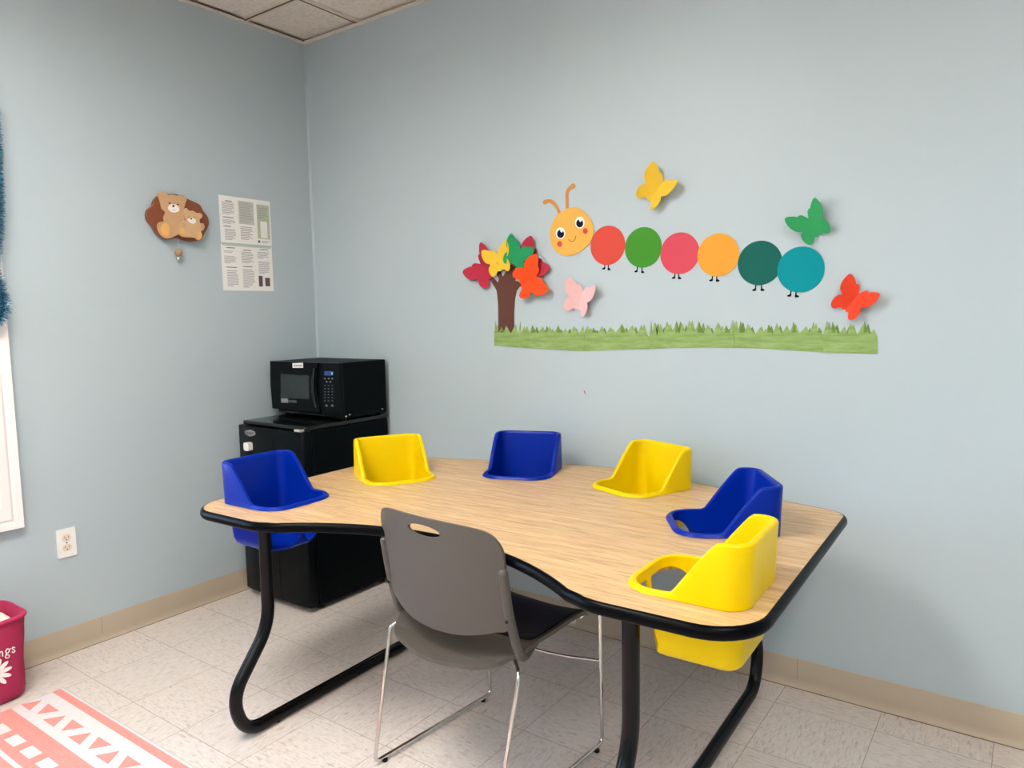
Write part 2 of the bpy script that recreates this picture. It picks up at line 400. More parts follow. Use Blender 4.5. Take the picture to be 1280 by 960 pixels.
for z0, z1, dx in ((WZ0+t, zm+.02, -.06), (zm-.02, WZ1-t, -.095)):
    s = .045; bm = bmesh.new()
    prism(bm, [[(WY0+t, z0), (WY1-t, z0), (WY1-t, z1), (WY0+t, z1)], [(WY0+t+s, z0+s), (WY0+t+s, z1-s), (WY1-t-s, z1-s), (WY1-t-s, z0+s)]], lambda u, v, w: wl(w, u, v), dx-.016, dx+.016)
    sash = build('window_sash', bm, M['trim'], win, bevel=.003)
    bm = bmesh.new(); p = wl(0, WY0+t+s-.004, z0+s-.004); q = wl(0, WY1-t-s+.004, z1-s+.004)
    box(bm, dx-.003, dx+.003, p[1], q[1], p[2], q[2]); build('window_pane', bm, M['glass'], sash)

# ceiling light panels set into the grid (above and behind the camera)
DEEP = .085
for ix, iy, power in LIGHTS:
    x0, x1, y0, y1 = light_rect(ix, iy)
    o = bpy.data.objects.new('ceiling_light', None); COL.objects.link(o); o.location = ((x0+x1)/2, (y0+y1)/2, H); o['kind'] = 'structure'
    hx, hy = (x1-x0)/2, (y1-y0)/2; sq = lambda e: [(-hx+e, -hy+e), (hx-e, -hy+e), (hx-e, hy-e), (-hx+e, hy-e)]
    bm = bmesh.new(); prism(bm, [sq(0), sq(.018)], XY, .0, DEEP); box(bm, -hx+.018, hx-.018, -.006, .006, .001, DEEP); build('light_housing', bm, M['trim'], o)
    boxobj('light_diffuser', -hx, hx, -hy, hy, DEEP+.001, DEEP+.012, emit('light_diffuser', (1, .955, .885, 1), power), o)

# daylight outside the window
w = bpy.data.worlds.new('World'); SC.world = w; w.use_nodes = True
bg = w.node_tree.nodes['Background']; sky = w.node_tree.nodes.new('ShaderNodeTexSky')
sky.sky_type = 'HOSEK_WILKIE'; sky.turbidity = 6; sky.ground_albedo = .4; sky.sun_direction = (.6, -.5, .62)
w.node_tree.links.new(sky.outputs[0], bg.inputs[0]); bg.inputs[1].default_value = 28
la = bpy.data.lights.new('window_portal', 'AREA'); la.shape = 'RECTANGLE'; la.size = WZ1-WZ0; la.size_y = WY1-WY0; la.cycles.is_portal = True
lo = bpy.data.objects.new('window_portal', la); COL.objects.link(lo); lo.location = (-.16, (WY0+WY1)/2, (WZ0+WZ1)/2); lo.rotation_euler = (0, -PI/2, 0)

# ------------------------------------------------------------------ activity table
TH = .71; TC = Vector((1.767, -.65, 0)); TR = R(1.4)
table = thing('activity_table', 'oak-topped horseshoe-front group table with black rubber edge on black tube legs', 'table', TC, TR)
def table_outline():
    fx, rc, yc = .533, .841, -1.255
    P = []
    P += fillet3((-.904, -.35), (-.904, -.605), (-.62, -.605), .115)
    a0 = math.degrees(math.atan2(-.605-yc, -fx)); a1 = math.degrees(math.atan2(-.605-yc, fx))
    A = arc_pts(0, yc, rc, a0-3, a1+3, 40)
    A = [p for p in A if abs(p[0]) < .50]
    P += [(-.60, -.605), (-.575, -.6035), (-.55, -.598), (-.527, -.587)] + A + [(.527, -.587), (.55, -.598), (.575, -.6035), (.60, -.605)]
    P += fillet3((.62, -.605), (.904, -.605), (.904, -.35), .115)
    bk = lambda x: .603 - .29*(math.sqrt(x*x+.01)-.1)
    P += fillet3((.904, .20), (.904, bk(.904)), (.78, bk(.78)), .07)
    P += [(x, bk(x)) for x in [.74-.04*i for i in range(38)] if abs(x) < .76]
    P += fillet3((-.78, bk(.78)), (-.904, bk(.904)), (-.904, .20), .07)
    return P
def fillet3(a, b, c, r, n=9):
    a, b, c = Vector(a), Vector(b), Vector(c); u = (a-b).normalized(); v = (c-b).normalized(); ang = u.angle(v)
    t = r/math.tan(ang/2); cen = b+(u+v).normalized()*(r/math.sin(ang/2)); s = b+u*t; e = b+v*t
    a0 = math.atan2((s-cen).y, (s-cen).x); a1 = math.atan2((e-cen).y, (e-cen).x); d = (a1-a0+PI) % (2*PI)-PI
    return [(cen.x+r*math.cos(a0+d*i/n), cen.y+r*math.sin(a0+d*i/n)) for i in range(n+1)]
OUT = table_outline()
# the six seats: local centre, facing direction (deg)
SEATS = [(-.727, -.385, 0, 'blue'), (-.622, .067, -31, 'yellow'), (-.246, .367, -72, 'blue'), (.240, .369, -113, 'yellow'), (.622, .067, 211, 'blue'), (.727, -.385, 180, 'yellow')]
SW, SD = .117, .122                     # half width and half depth of the opening
def seat_plan(off=0., n=96):
    """rounded plan of the seat opening; +y is the back. Returns points and outward normals"""
    hw, hd, rf, rb = SW, SD, .060, .030
    pts = []
    for (cx, cy, r, a0) in ((hw-rb, hd-rb, rb, 0), (-hw+rb, hd-rb, rb, 90), (-hw+rf, -hd+rf, rf, 180), (hw-rf, -hd+rf, rf, 270)):
        pts += arc_pts(cx, cy, r, a0, a0+90, 16)
    # resample evenly
    L = [0]
    for a, b in zip(pts, pts[1:]+pts[:1]): L.append(L[-1]+math.dist(a, b))
    out = []
    for i in range(n):
        s = L[-1]*i/n; k = max(j for j in range(len(pts)) if L[j] <= s+1e-9); a, b = pts[k], pts[(k+1) % len(pts)]
        t = (s-L[k])/max(L[k+1]-L[k], 1e-9); out.append(Vector((a[0]+(b[0]-a[0])*t, a[1]+(b[1]-a[1])*t)))
    nr = []
    for i in range(n):
        t = out[(i+1) % n]-out[i-1]; nr.append(Vector((t.y, -t.x)).normalized())
    return [p+q*off for p, q in zip(out, nr)], nr
holes = []
for (sx, sy, fa, c) in SEATS:
    pl, _ = seat_plan(.011, 40); a = R(fa+90); ca, sa = math.cos(a), math.sin(a)
    holes.append([(sx+p.x*ca-p.y*sa, sy+p.x*sa+p.y*ca) for p in pl])
bm = bmesh.new(); prism(bm, [OUT]+holes, XY, TH-.027, TH); build('tabletop', bm, M['oak'], table)
# bull-nosed rubber edge
nO = len(OUT); prof = [(-.002, TH-.001), (.001, TH+.0003), (.005, TH-.0012), (.009, TH-.005), (.0115, TH-.011), (.012, TH-.017), (.0105, TH-.023), (.007, TH-.0275), (.002, TH-.030), (-.004, TH-.030), (-.004, TH-.027)]
bm = bmesh.new(); rings = []
for i in range(nO):
    a, b, c = Vector(OUT[i-1]), Vector(OUT[i]), Vector(OUT[(i+1) % nO]); t = ((b-a).normalized()+(c-b).normalized()).normalized(); n = Vector((t.y, -t.x))
    rings.append([bm.verts.new((b.x+n.x*q, b.y+n.y*q, z)) for q, z in prof])
for i in range(nO):
    A, B = rings[i], rings[(i+1) % nO]
    for k in range(len(prof)): bm.faces.new((A[k], A[(k+1) % len(prof)], B[(k+1) % len(prof)], B[k]))
build('edge_band', bm, M['black_rubber'], table, smooth=50)
# tube leg frames
def leg_frame(lx, f, b):
    side = [(f, .679), (f, .345), (f-.142, .165), (f-.150, .02), (f+.02, .0205), (b-.10, .0205), (b+.150, .02), (b+.142, .165), (b, .345), (b, .679)]
    side = [(f, .679), (f-.002, .335), (f-.150, .150), (f-.110, .0205), (0, .0205), (b+.110, .0205), (b+.150, .150), (b+.002, .335), (b, .679)]
    path = round_path([(lx, y, z) for y, z in side], [.07, .085, .085, .1, .085, .085, .07], 9)
    bm = bmesh.new(); tube(bm, path, .0203, 18); fr = build('leg_frame', bm, M['black_steel'], table, smooth=60)
    for y in (f, b):
        bm = bmesh.new(); prism(bm, [fillet([(lx-.045, y-.035), (lx+.045, y-.035), (lx+.045, y+.035), (lx-.045, y+.035)], .012, 4)], XY, .6755, .681)
        for dx in (-.034, .034): lathe(bm, [(.006, .672), (.006, .676)], lambda a, b2, h, dx=dx, y=y: (lx+dx+a, y+b2, h), 10)
        build('mounting_plate', bm, M['black_steel'], fr)
    for y in (f-.06, b+.06):
        bm = bmesh.new(); lathe(bm, [(.011, 0), (.012, .004), (.011, .006)], lambda a, b2, h, y=y: (lx+a, y+.07*(1 if y < 0 else -1)+b2, h), 14); build('glide', bm, M['screw'], fr)
leg_frame(-.656, -.504, .43); leg_frame(.606, -.485, .40)

# ------------------------------------------------------------------ toddler seats
def seat_mesh(m):
    n = 96; P, NR = seat_plan(0, n)
    def hgt(p):
        u = (p.y+SD)/(2*SD)                       # 0 at the front, 1 at the back
        lo, hi, a, b = .012, .138, .43, .80
        k = (hi-lo)/(b-a); r = .035                # soft knee, straight slope, soft shoulder
        f = lambda t: .5*(t+math.sqrt(t*t+r*r*.25))
        return lo + k*(f(u-a) - f(u-b)) - .0005 + .004*max(0, u-.8)
    rows = []
    def ring(f): rows.append([f(i, P[i], NR[i]) for i in range(n)])
    def taper(z):                                  # the bucket narrows downwards
        k = -z/.15; return 1-.10*k**1.3
    def below(z, s=1., off=0.):
        return lambda i, p, q: Vector(((p.x+q.x*off)*taper(z)*s, ((p.y+q.y*off)*taper(z)*s) + .012*(-z/.15), z))
    for s in (.25, .5, .72): ring(below(-.143, s))
    ring(below(-.140, .86)); ring(below(-.132, .95)); ring(below(-.117, .99))
    for z in (-.10, -.08, -.06, -.04, -.02, -.006): ring(below(z))
    lean_k = lambda p: max(0, min(1, (p.y-.0)/.11))**2*(3-2*max(0, min(1, (p.y-.0)/.11)))
    tk = lambda p: .0145 + .0015*max(0, min(1, (p.y/SD+.1)))
    for f in (.25, .5, .75, .93): ring(lambda i, p, q, f=f: Vector((p.x, p.y+.010*f*hgt(p)/.137*lean_k(p), max(.0005, hgt(p)*f-.002))))
    for a in (150, 120, 90, 60, 30, 0):
        def top(i, p, q, a=a):
            h = hgt(p); r = tk(p)/2; lean = .010*h/.137*lean_k(p)
            return Vector((p.x+q.x*(r+r*math.cos(R(a))), p.y+lean+q.y*(r+r*math.cos(R(a))), h-.006+.006*math.sin(R(a))))
        ring(top)
    for f in (.8, .5, .2, 0):
        ring(lambda i, p, q, f=f: Vector((p.x+q.x*(tk(p)+.004*(1-f)), p.y+q.y*(tk(p)+.004*(1-f))+.010*f*hgt(p)/.137*lean_k(p), max(.0012, (hgt(p)-.006)*f))))
    ring(lambda i, p, q: Vector((p.x+q.x*.0075, p.y+q.y*.0075, .0012)))
    for z in (-.02, -.04, -.06, -.08, -.10): ring(below(z, 1, .0045))
    ring(below(-.119, .995, .0045)); ring(below(-.135, .955, .0045)); ring(below(-.1455, .865, .0045))
    for s in (.72, .5, .25): ring(below(-.148, s, .0045))
    bm = bmesh.new(); V = [[bm.verts.new(c) for c in r] for r in rows]
    c0 = bm.verts.new((0, .012, -.143)); c1 = bm.verts.new((0, .012, -.148))
    for a, b in zip(V, V[1:]):
        for i in range(n): bm.faces.new((a[i], a[(i+1) % n], b[(i+1) % n], b[i]))
    for i in range(n):
        bm.faces.new((c0, V[0][(i+1) % n], V[0][i])); bm.faces.new((c1, V[-1][i], V[-1][(i+1) % n]))
    body = build('tmp_seat', bm, m, smooth=45)
    # two arched leg openings through the front wall, a post between them
    cuts = []
    for sd in (-1, 1):
        a, b = Vector((.0065, -.122)), Vector((.116, -.064)); c = (a+b)/2; t = (b-a).normalized(); hw_ = (b-a).length/2; nn = Vector((t.y, -t.x))
        o = fillet([(-hw_, -.19), (hw_, -.19), (hw_, -.014), (-hw_, -.014)], [0, 0, .05, .012], 8)
        bm = bmesh.new(); prism(bm, [o], lambda u, v, w, sd=sd: (sd*(c.x+t.x*u+nn.x*w), c.y+.006+t.y*u+nn.y*w, v), -.008, .2)
        cut = build('tmp_cut', bm, m); cuts.append(cut)
        b_ = body.modifiers.new('leg_opening', 'BOOLEAN'); b_.operation = 'DIFFERENCE'; b_.object = cut; b_.solver = 'EXACT'
    bpy.context.view_layer.update()
    me = bpy.data.meshes.new_from_object(body.evaluated_get(bpy.context.evaluated_depsgraph_get()))
    bpy.data.objects.remove(body)
    for cut in cuts: bpy.data.objects.remove(cut)
    me.name = 'toddler_seat'
    for p in me.polygons: p.use_smooth = True
    me.set_sharp_from_angle(angle=R(42)); return me
LAB = ['blue plastic toddler seat at the left end of the table, in front of the fridge',
       'yellow plastic toddler seat in front of the fridge, between the two left-hand blue seats',
       'blue plastic toddler seat in the middle of the table back edge, standing against the wall',
       'yellow plastic toddler seat near the back wall, between the two right-hand blue seats',
       'blue plastic toddler seat near the right corner, just behind the nearest yellow seat',
       'yellow plastic toddler seat nearest the camera, at the right front corner of the table']
sm = {c: seat_mesh(M[c]) for c in ('yellow', 'blue')}
RZ = Matrix.Rotation(TR, 4, 'Z')
for (sx, sy, fa, c), lab in zip(SEATS, LAB):
    p = TC + RZ @ Vector((sx, sy, 0))
    o = thing('toddler_seat', lab, 'toddler seat', (p.x, p.y, TH), TR+R(fa+90), 'toddler seats set into the table')
    link('bucket', sm[c], None, o)
    bm = bmesh.new()                                  # raised band across the back of the backrest
    prism(bm, [fillet([(-.075, .094), (.075, .094), (.075, .124), (-.075, .124)], .006, 3)], lambda u, v, w: (u, w+(.0105-.004)*v/.137, v), SD+.014, SD+.0195)
    build('back_band', bm, M[c], o, bevel=.0015)

# ------------------------------------------------------------------ stacking chair
chair = thing('stacking_chair', 'grey plastic stacking chair with chrome sled legs pulled up to the table', 'chair', (1.825, -.915, 0), R(-4.7))
# shell of the seat
so = fillet([(-.222, .225), (.222, .225), (.238, -.12), (.180, -.222), (0, -.266), (-.180, -.222), (-.238, -.12)][::-1], [.05, .1, .22, .1, .05, .06, .06], 14)
def seat_z(x, y):
    z = .438 + .020*(abs(x)/.23)**2.5
    if y > .12: z -= .030*((y-.12)/.1)**2
    if y < -.06: z -= .026*min(1, (-.06-y)/.13)**1.3
    z -= .006*math.exp(-((y+.03)/.12)**2)
    return z
bm = bmesh.new(); prism(bm, [so], XY, -.012, 0); cut_grid(bm, [i*.04-.2 for i in range(11)], [-.2+.035*i for i in range(13)])
for v in bm.verts: v.co.z += seat_z(v.co.x, v.co.y)
build('seat', bm, M['grey_shell'], chair, smooth=40, bevel=.003)
po = fillet([(-.208, .212), (.208, .212), (.222, -.075), (-.222, -.075)][::-1], [.02, .02, .05, .05], 6)
bm = bmesh.new(); prism(bm, [po], XY, .0003, .005); cut_grid(bm, [i*.04-.2 for i in range(11)], [-.2+.035*i for i in range(13)])
for v in bm.verts: v.co.z += seat_z(v.co.x, v.co.y)
tag(build('seat_pad', bm, M['black_pad'], chair, smooth=40), 'black seat surface')
# backrest: bowed panel with a hand hole
def back_map(x, z, w):
    y = -.163 - (z-.50)*.15 - .062*(1-(x/.235)**2) * (1-.25*(z-.5)/.29)
    return (x, y-w, z)
bo = catmull([(0, .474), (.09, .479), (.155, .492), (.19, .503), (.214, .507), (.226, .518), (.229, .55)], 5, False)
bo += catmull([(.231, .64), (.234, .70), (.229, .740), (.205, .770), (.160, .782), (.08, .787), (0, .788)], 5, False)
bo = bo + [(-a, b) for a, b in bo[::-1]][1:-1]
bm = bmesh.new(); prism(bm, [bo, ellipse(0, .752, .062, .016, 28)], lambda u, v, w: (u, v, w), -.004, .004)
cut_grid(bm, [-.22+.02*i for i in range(23)], [.50+.03*i for i in range(10)])
for v in bm.verts: v.co = Vector(back_map(v.co.x, v.co.y, v.co.z))
build('backrest', bm, M['grey_shell'], chair, smooth=35, bevel=.002)
for s in (-1, 1):
    bm = bmesh.new()
    pth = round_path([(s*.212, -.05, .434), (s*.231, -.125, .418), (s*.231, -.150, .460), (s*.2285, -.178, .56), (s*.2285, -.195, .668)], [.05, .05, .05], 6)
    tube(bm, pth, lambda t: .0125 if t > .2 else .011, 12); ball(bm, pth[-1], .0125)
    post = build('back_post', bm, M['grey_shell'], chair, smooth=50)
    bm = bmesh.new(); lathe(bm, [(.0045, 0), (.0045, .0135)], lambda a, b, h, s=s: (s*.229+a, -.1735-h, .540+b), 10); build('screw', bm, M['screw'], post)
for s in (-1, 1):
    pth = round_path([(s*.205, .165, .426), (s*.226, .205, .448), (s*.229, .238, .440), (s*.229, .246, .0125), (s*.236, -.255, .0125), (s*.250, -.165, .400), (s*.196, -.12, .408)], [.03, .03, .022, .022, .022, .02], 7)
    bm = bmesh.new(); tube(bm, pth, .0058, 12); sl = build('sled_leg', bm, M['chrome'], chair, smooth=60)
    for yy in (.21, -.22):
        bm = bmesh.new(); lathe(bm, [(.008, .0002), (.009, .003), (.009, .0075)], lambda a, b, h, s=s, yy=yy: (s*.2325+a, yy+b, h), 12); build('glide', bm, M['screw'], sl)
bm = bmesh.new(); tube(bm, catmull([(-.229, .244, .272), (-.11, .205, .268), (0, .192, .266), (.11, .205, .268), (.229, .244, .272)], 6, False), .0048, 10)
build('crossbar', bm, M['chrome'], chair, smooth=60)
for yy, zz in ((.15, .4185), (-.12, .408)):
    bm = bmesh.new(); tube(bm, [(-.2, yy, zz), (.2, yy, zz)], .0058, 10); build('underseat_bar', bm, M['chrome'], chair, smooth=60)

# ------------------------------------------------------------------ mini fridge
FX, FY = .047, -.02                                  # left and back of the cabinet
fr = thing('mini_fridge', 'black compact fridge in the room corner below the microwave', 'fridge', (.288, -.27, 0))
L = lambda x, y, z: (x-.288, y+.27, z)
def fbox(name, x0, x1, y0, y1, z0, z1, m, parent=fr, bevel=.004): return boxobj(name, x0-.288, x1-.288, y0+.27, y1+.27, z0, z1, m, parent, bevel)
fbox('cabinet', .05, .528, -.485, -.025, .022, .822, M['appliance_side'])
fbox('top_panel', .075, .532, -.525, -.022, .8225, .842, M['gloss_black'], bevel=.006)
dp = [(.05, -.490), (.05, -.528), (.058, -.536), (.150, -.545), (.330, -.551), (.46, -.549), (.515, -.543), (.526, -.534), (.528, -.490)]
bm = bmesh.new(); prism(bm, [[L(x, y, 0)[:2] for x, y in dp]], XY, .030, .8205); door = build('door', bm, M['appliance'], fr, bevel=.004)
bm = bmesh.new(); box(bm, *[q for q in (.335-.288, .3375-.288)], -.551+.27-.0012, -.55+.27, .04, .81); build('door_crease', bm, M['gloss_black'], door)
def front(px, py, y=-.541):
    p = at(px, py, 1, y); return p.x-.288, p.z
bx, bz = front(314.5, 541)
bm = bmesh.new(); prism(bm, [fillet([(bx-.038, bz-.006), (bx-.038, bz+.008), (bx, bz+.016), (bx+.038, bz+.008), (bx+.038, bz-.006), (bx, bz-.016)], .012, 4)], lambda u, v, w: (u, w, v), -.551+.27, -.536+.27)
bd = tag(build('badge', bm, M['badge'], door), 'oval silver badge')
bm = bmesh.new()
for k in range(6): box(bm, bx-.028+k*.0098, bx-.0225+k*.0098, -.5518+.27, -.5505+.27, bz-.0045, bz+.0045+(.002 if k % 3 == 0 else 0))
build('badge_lettering', bm, M['badge_dark'], bd)
lx, lz = front(310.5, 558, -.555)
bm = bmesh.new(); prism(bm, [fillet([(lx-.020, lz-.019), (lx+.020, lz-.019), (lx+.020, lz+.019), (lx-.020, lz+.019)], .012, 5)], lambda u, v, w: (u, w, v), -.568+.27, -.536+.27)
lk = tag(build('child_lock', bm, M['white_plastic'], door, bevel=.004), 'white plastic door latch')
boxobj('strap', lx-.05, lx-.012, -.5445+.27, -.5405+.27, lz-.008, lz+.008, M['white_plastic'], lk, .001)
for x in (.09, .49):
    for y in (-.45, -.07):
        bm = bmesh.new(); lathe(bm, [(.016, 0), (.018, .004), (.014, .024)], lambda a, b, h, x=x, y=y: L(x+a, y+b, h), 16); build('foot', bm, M['gloss_black'], fr)
bm = bmesh.new(); box(bm, *[q-.288 for q in (.475, .520)], -.545+.27, -.515+.27, .8205, .832); tag(build('hinge_cover', bm, M['silver'], fr, bevel=.003), 'bright metal hinge plate')

# ------------------------------------------------------------------ microwave
mw = thing('microwave', 'black countertop microwave standing on top of the compact fridge', 'microwave', (.285, -.17, .842))
def mbox(name, x0, x1, y0, y1, z0, z1, m, parent=mw, bevel=.003): return boxobj(name, x0-.285, x1-.285, y0+.17, y1+.17, z0-.842, z1-.842, m, parent, bevel)
mbox('cabinet', .045, .530, -.298, -.03, .851, 1.108, M['appliance_side'])
def mfront(name, pts, y0, y1, m, parent=mw, bevel=.003):
    bm = bmesh.new(); prism(bm, [[(x-.285, z-.842) for x, z in pts]], lambda u, v, w: (u, w+.17, v), y0, y1); return build(name, bm, m, parent, bevel=bevel)
# door: bowed right edge beside the control panel
edge = [(.395-.022*math.sin(PI*i/10), .872+.236*i/10) for i in range(11)]
mdoor = mfront('door', [(.036, .872), (.030, .99), (.036, 1.108)]+edge[::-1], -.330, -.2985, M['appliance'])
cp = mfront('control_panel', [(x+.004, z) for x, z in edge][::-1]+[(.41, .862), (.531, .851), (.531, 1.108)], -.324, -.2985, M['appliance'])
mfront('lower_vent', [(.06, .853), (.405, .853), (.395, .869), (.06, .869)], -.312, -.2985, M['gloss_black'])
hd = mfront('handle', [(x-.002, z) for x, z in edge[1:-1]]+[(x-.016-.008*math.sin(PI*i/8), z) for i, (x, z) in list(enumerate(edge[1:-1]))[::-1]], -.342, -.3302, M['gloss_black'], mdoor)
def mwp(px, py, y=-.331):
    p = at(px, py, 1, y); return p.x, p.z
q = [mwp(*p) for p in ((350.8, 467.5), (386, 469.5), (386.5, 499), (351, 497.5))]
gl = tag(mfront('window', fillet(q, .004, 3), -.3322, -.3295, M['mw_glass'], mdoor, 0), 'dark grey glass window')
def strip(name, p0, p1, parts, y, m, parent, hh):
    """a row of tiny printed blocks from pixel p0 to p1 on the plane y"""
    a, b = mwp(*p0, y), mwp(*p1, y); bm = bmesh.new()
    for s, e in parts:
        x0, x1 = a[0]+(b[0]-a[0])*s, a[0]+(b[0]-a[0])*e; z = a[1]+(b[1]-a[1])*(s+e)/2
        box(bm, x0-.285, x1-.285, y+.17-.0008, y+.17+.0004, z-hh-.842, z+hh-.842)
    return build(name, bm, m, parent)
strip('brand_print', (351.5, 500.5), (370.5, 501.5), [(0, .13), (.15, .28), (.30, .46)], -.3302, M['button'], mdoor, .0105)
strip('brand_print', (351.5, 501), (370.5, 502), [(.5, .60), (.63, .70), (.73, .80), (.82, .89), (.92, 1)], -.3302, M['button_dim'], mdoor, .006)
q = [mwp(*p) for p in ((365.8, 454), (378.6, 453.5), (378.6, 459.8), (366, 459.8))]
lb = tag(mfront('paper_label', q, -.3325, -.3298, M['paper'], mdoor, 0), 'small white paper label with grey type')
strip('label_type', (367, 457), (377.4, 457), [(0, .22), (.26, .45), (.5, .72), (.76, 1)], -.3329, M['ink'], lb, .0042)
q = [mwp(*p, -.325) for p in ((405.5, 463.8), (416.2, 464), (416.2, 469.6), (405.5, 469.4))]
dsp = mfront('display', q, -.3255, -.3235, M['lcd'], cp, 0)
strip('digits', (414.2, 466.8), (416, 466.8), [(0, .8)], -.3258, M['lcd_digit'], dsp, .005)
for r, (py, xs, hh) in enumerate(((473.3, (406, 410.8, 415.2), .003), (477.2, (408.3, 412.8), .0035), (482, (406, 410.5, 415.2), .0022), (486, (406, 410.5, 415.2), .0026), (489.7, (406, 410.5, 415.2), .0026), (493.3, (406, 410.5, 415.2), .0026), (497, (406, 410.5, 415.2), .0026), (501, (406, 410.5, 415.2), .0028), (507, (408, 415.3), .0042))):
    for px in xs:
        x, z = mwp(px, py, -.325); bm = bmesh.new(); w_ = .0045 if r < 8 else .0065
        prism(bm, [fillet([(x-.285-w_, z-.842-hh), (x-.285+w_, z-.842-hh), (x-.285+w_, z-.842+hh), (x-.285-w_, z-.842+hh)], .0012, 2)], lambda u, v, w: (u, w+.17, v), -.3252, -.3238)
        build('button', bm, M['button'] if r in (0, 1, 8) else M['button_dim'], cp)
for y, z in ((-.268, .866), (-.06, .868), (-.29, .8605)):
    bm = bmesh.new(); lathe(bm, [(.0045, 0), (.003, .0025)], lambda a, b, h, y=y, z=z: (.530-.285+h, y+.17+a, z-.842+b), 10); build('screw', bm, M['silver'], mw)
for x in (.08, .495):
    for y in (-.27, -.06):
        bm = bmesh.new(); lathe(bm, [(.012, .0002), (.013, .009)], lambda a, b, h, x=x, y=y: (x-.285+a, y+.17+b, h), 14); build('foot', bm, M['gloss_black'], mw)

# ------------------------------------------------------------------ wall outlet
p = (at(69, 664, 0, 0)+at(96, 692, 0, 0))/2
ot = thing('wall_outlet', 'white double electrical outlet low on the left wall', 'outlet', (0, p.y, p.z))
bm = bmesh.new(); prism(bm, [fillet([(-.035, -.057), (.035, -.057), (.035, .057), (-.035, .057)], .004, 3)], lambda u, v, w: (w, u, v), 0, .006); build('cover_plate', bm, M['white_plastic'], ot, bevel=.003)
for z in (.0195, -.0195):
    bm = bmesh.new(); o_ = [(a, max(-.0135, min(.0135, b))) for a, b in ellipse(0, 0, .017, .017, 32)]
    prism(bm, [[(a, b+z) for a, b in o_]], lambda u, v, w: (w, u, v), .0055, .0078); rc = build('receptacle', bm, M['ivory'], ot)
    bm = bmesh.new()
    for u0, u1, v0, v1 in ((-.0075, -.0055, -.001, .0075), (.0055, .0075, -.001, .0075)): box(bm, .0075, .0081, u0, u1, z+v0, z+v1)
    prism(bm, [ellipse(0, z-.0065, .0025, .0025, 12)], lambda u, v, w: (w, u, v), .0075, .0081); build('slots', bm, M['slot'], rc)
bm = bmesh.new(); lathe(bm, [(.003, 0), (.002, .002)], lambda a, b, h: (.006+h, a, b), 12); build('screw', bm, M['slot'], ot)

# ------------------------------------------------------------------ printed sheets
def sheet(label, c, w, h, blocks, green):
    o = thing('printed_sheet', label, 'poster', (0.0004, c[0], c[1]), 0, 'printed sheets taped to the left wall')
    T = lambda u, v, w_: (w_, u, v)
    bm = bmesh.new(); prism(bm, [[(-w/2, -h/2), (w/2, -h/2), (w/2, h/2), (-w/2, h/2)]], T, 0, .0008)
    pg = build('page', bm, M['paper'], o)
    bm = bmesh.new()
    def rect(x0, x1, y0, y1, mi, lv=.0003):
        prism(bm, [[(-w/2+x0*w, h/2-y1*h), (-w/2+x1*w, h/2-y1*h), (-w/2+x1*w, h/2-y0*h), (-w/2+x0*w, h/2-y0*h)]], T, .0008, .0008+lv, mi)
    for kind, x0, x1, y0, y1, ln in blocks:
        if kind == 'text':
            for i in range(ln):
                f = (i+.2)/ln; g = (i+.62)/ln; e = x1-(x1-x0)*random.choice((0, 0, .03, .08, .2) if i < ln-1 else (.35, .5))
                rect(x0, e, y0+(y1-y0)*f, y0+(y1-y0)*g, 0)
        elif kind == 'head': rect(x0, x1, y0, y1, 1)
        elif kind == 'photo':
            rect(x0, x1, y0, y1, 4)
        elif kind == 'grey': rect(x0, x1, y0, y1, 3, .0002)
        elif kind == 'green': rect(x0, x1, y0, y1, 2, .0002)
        elif kind == 'white': rect(x0, x1, y0, y1, 5, .00035)
    build('print', bm, [M['ink'], M['ink_dark'], M['print_green'], M['print_grey'], M['photo_dark'], M['paper']], pg); return o
cy = -.399; tx = 'text'
sheet('white printed leaflet page with a green panel, upper of two beside the corner', (cy+.001, 1.783), .279, .216,
      [('head', .12, .24, .10, .115, 1), (tx, .05, .28, .13, .40, 9), ('head', .06, .26, .45, .465, 1), (tx, .05, .29, .50, .60, 4), ('head', .06, .2, .64, .655, 1), (tx, .08, .29, .70, .95, 8),
       ('grey', .36, .66, .07, .57, 1), (tx, .38, .64, .09, .55, 13), (tx, .38, .62, .62, .92, 8),
       ('green', .72, .97, .10, .86, 1), (tx, .75, .95, .16, .42, 5), ('white', .78, .92, .47, .84, 1), ('head', .845, .86, .52, .57, 1), ('head', .72, .76, .90, .95, 1), (tx, .79, .97, .90, .96, 2)], True)
sheet('white printed leaflet page with two small dark pictures, lower of two beside the corner', (cy-.001, 1.560), .279, .216,
      [('grey', .02, .98, .0, .035, 1), ('head', .1, .26, .07, .085, 1), (tx, .05, .28, .14, .19, 2), (tx, .05, .29, .25, .42, 6), ('head', .08, .28, .49, .505, 1), (tx, .09, .3, .56, .92, 10),
       ('head', .42, .58, .10, .115, 1), (tx, .38, .62, .14, .40, 8), ('head', .4, .58, .46, .475, 1), (tx, .39, .62, .52, .94, 12),
       ('head', .75, .92, .06, .075, 1), (tx, .7, .94, .12, .28, 5), (tx, .71, .94, .33, .62, 10), ('photo', .70, .78, .66, .90, 1), ('photo', .83, .93, .70, .89, 1)], False)

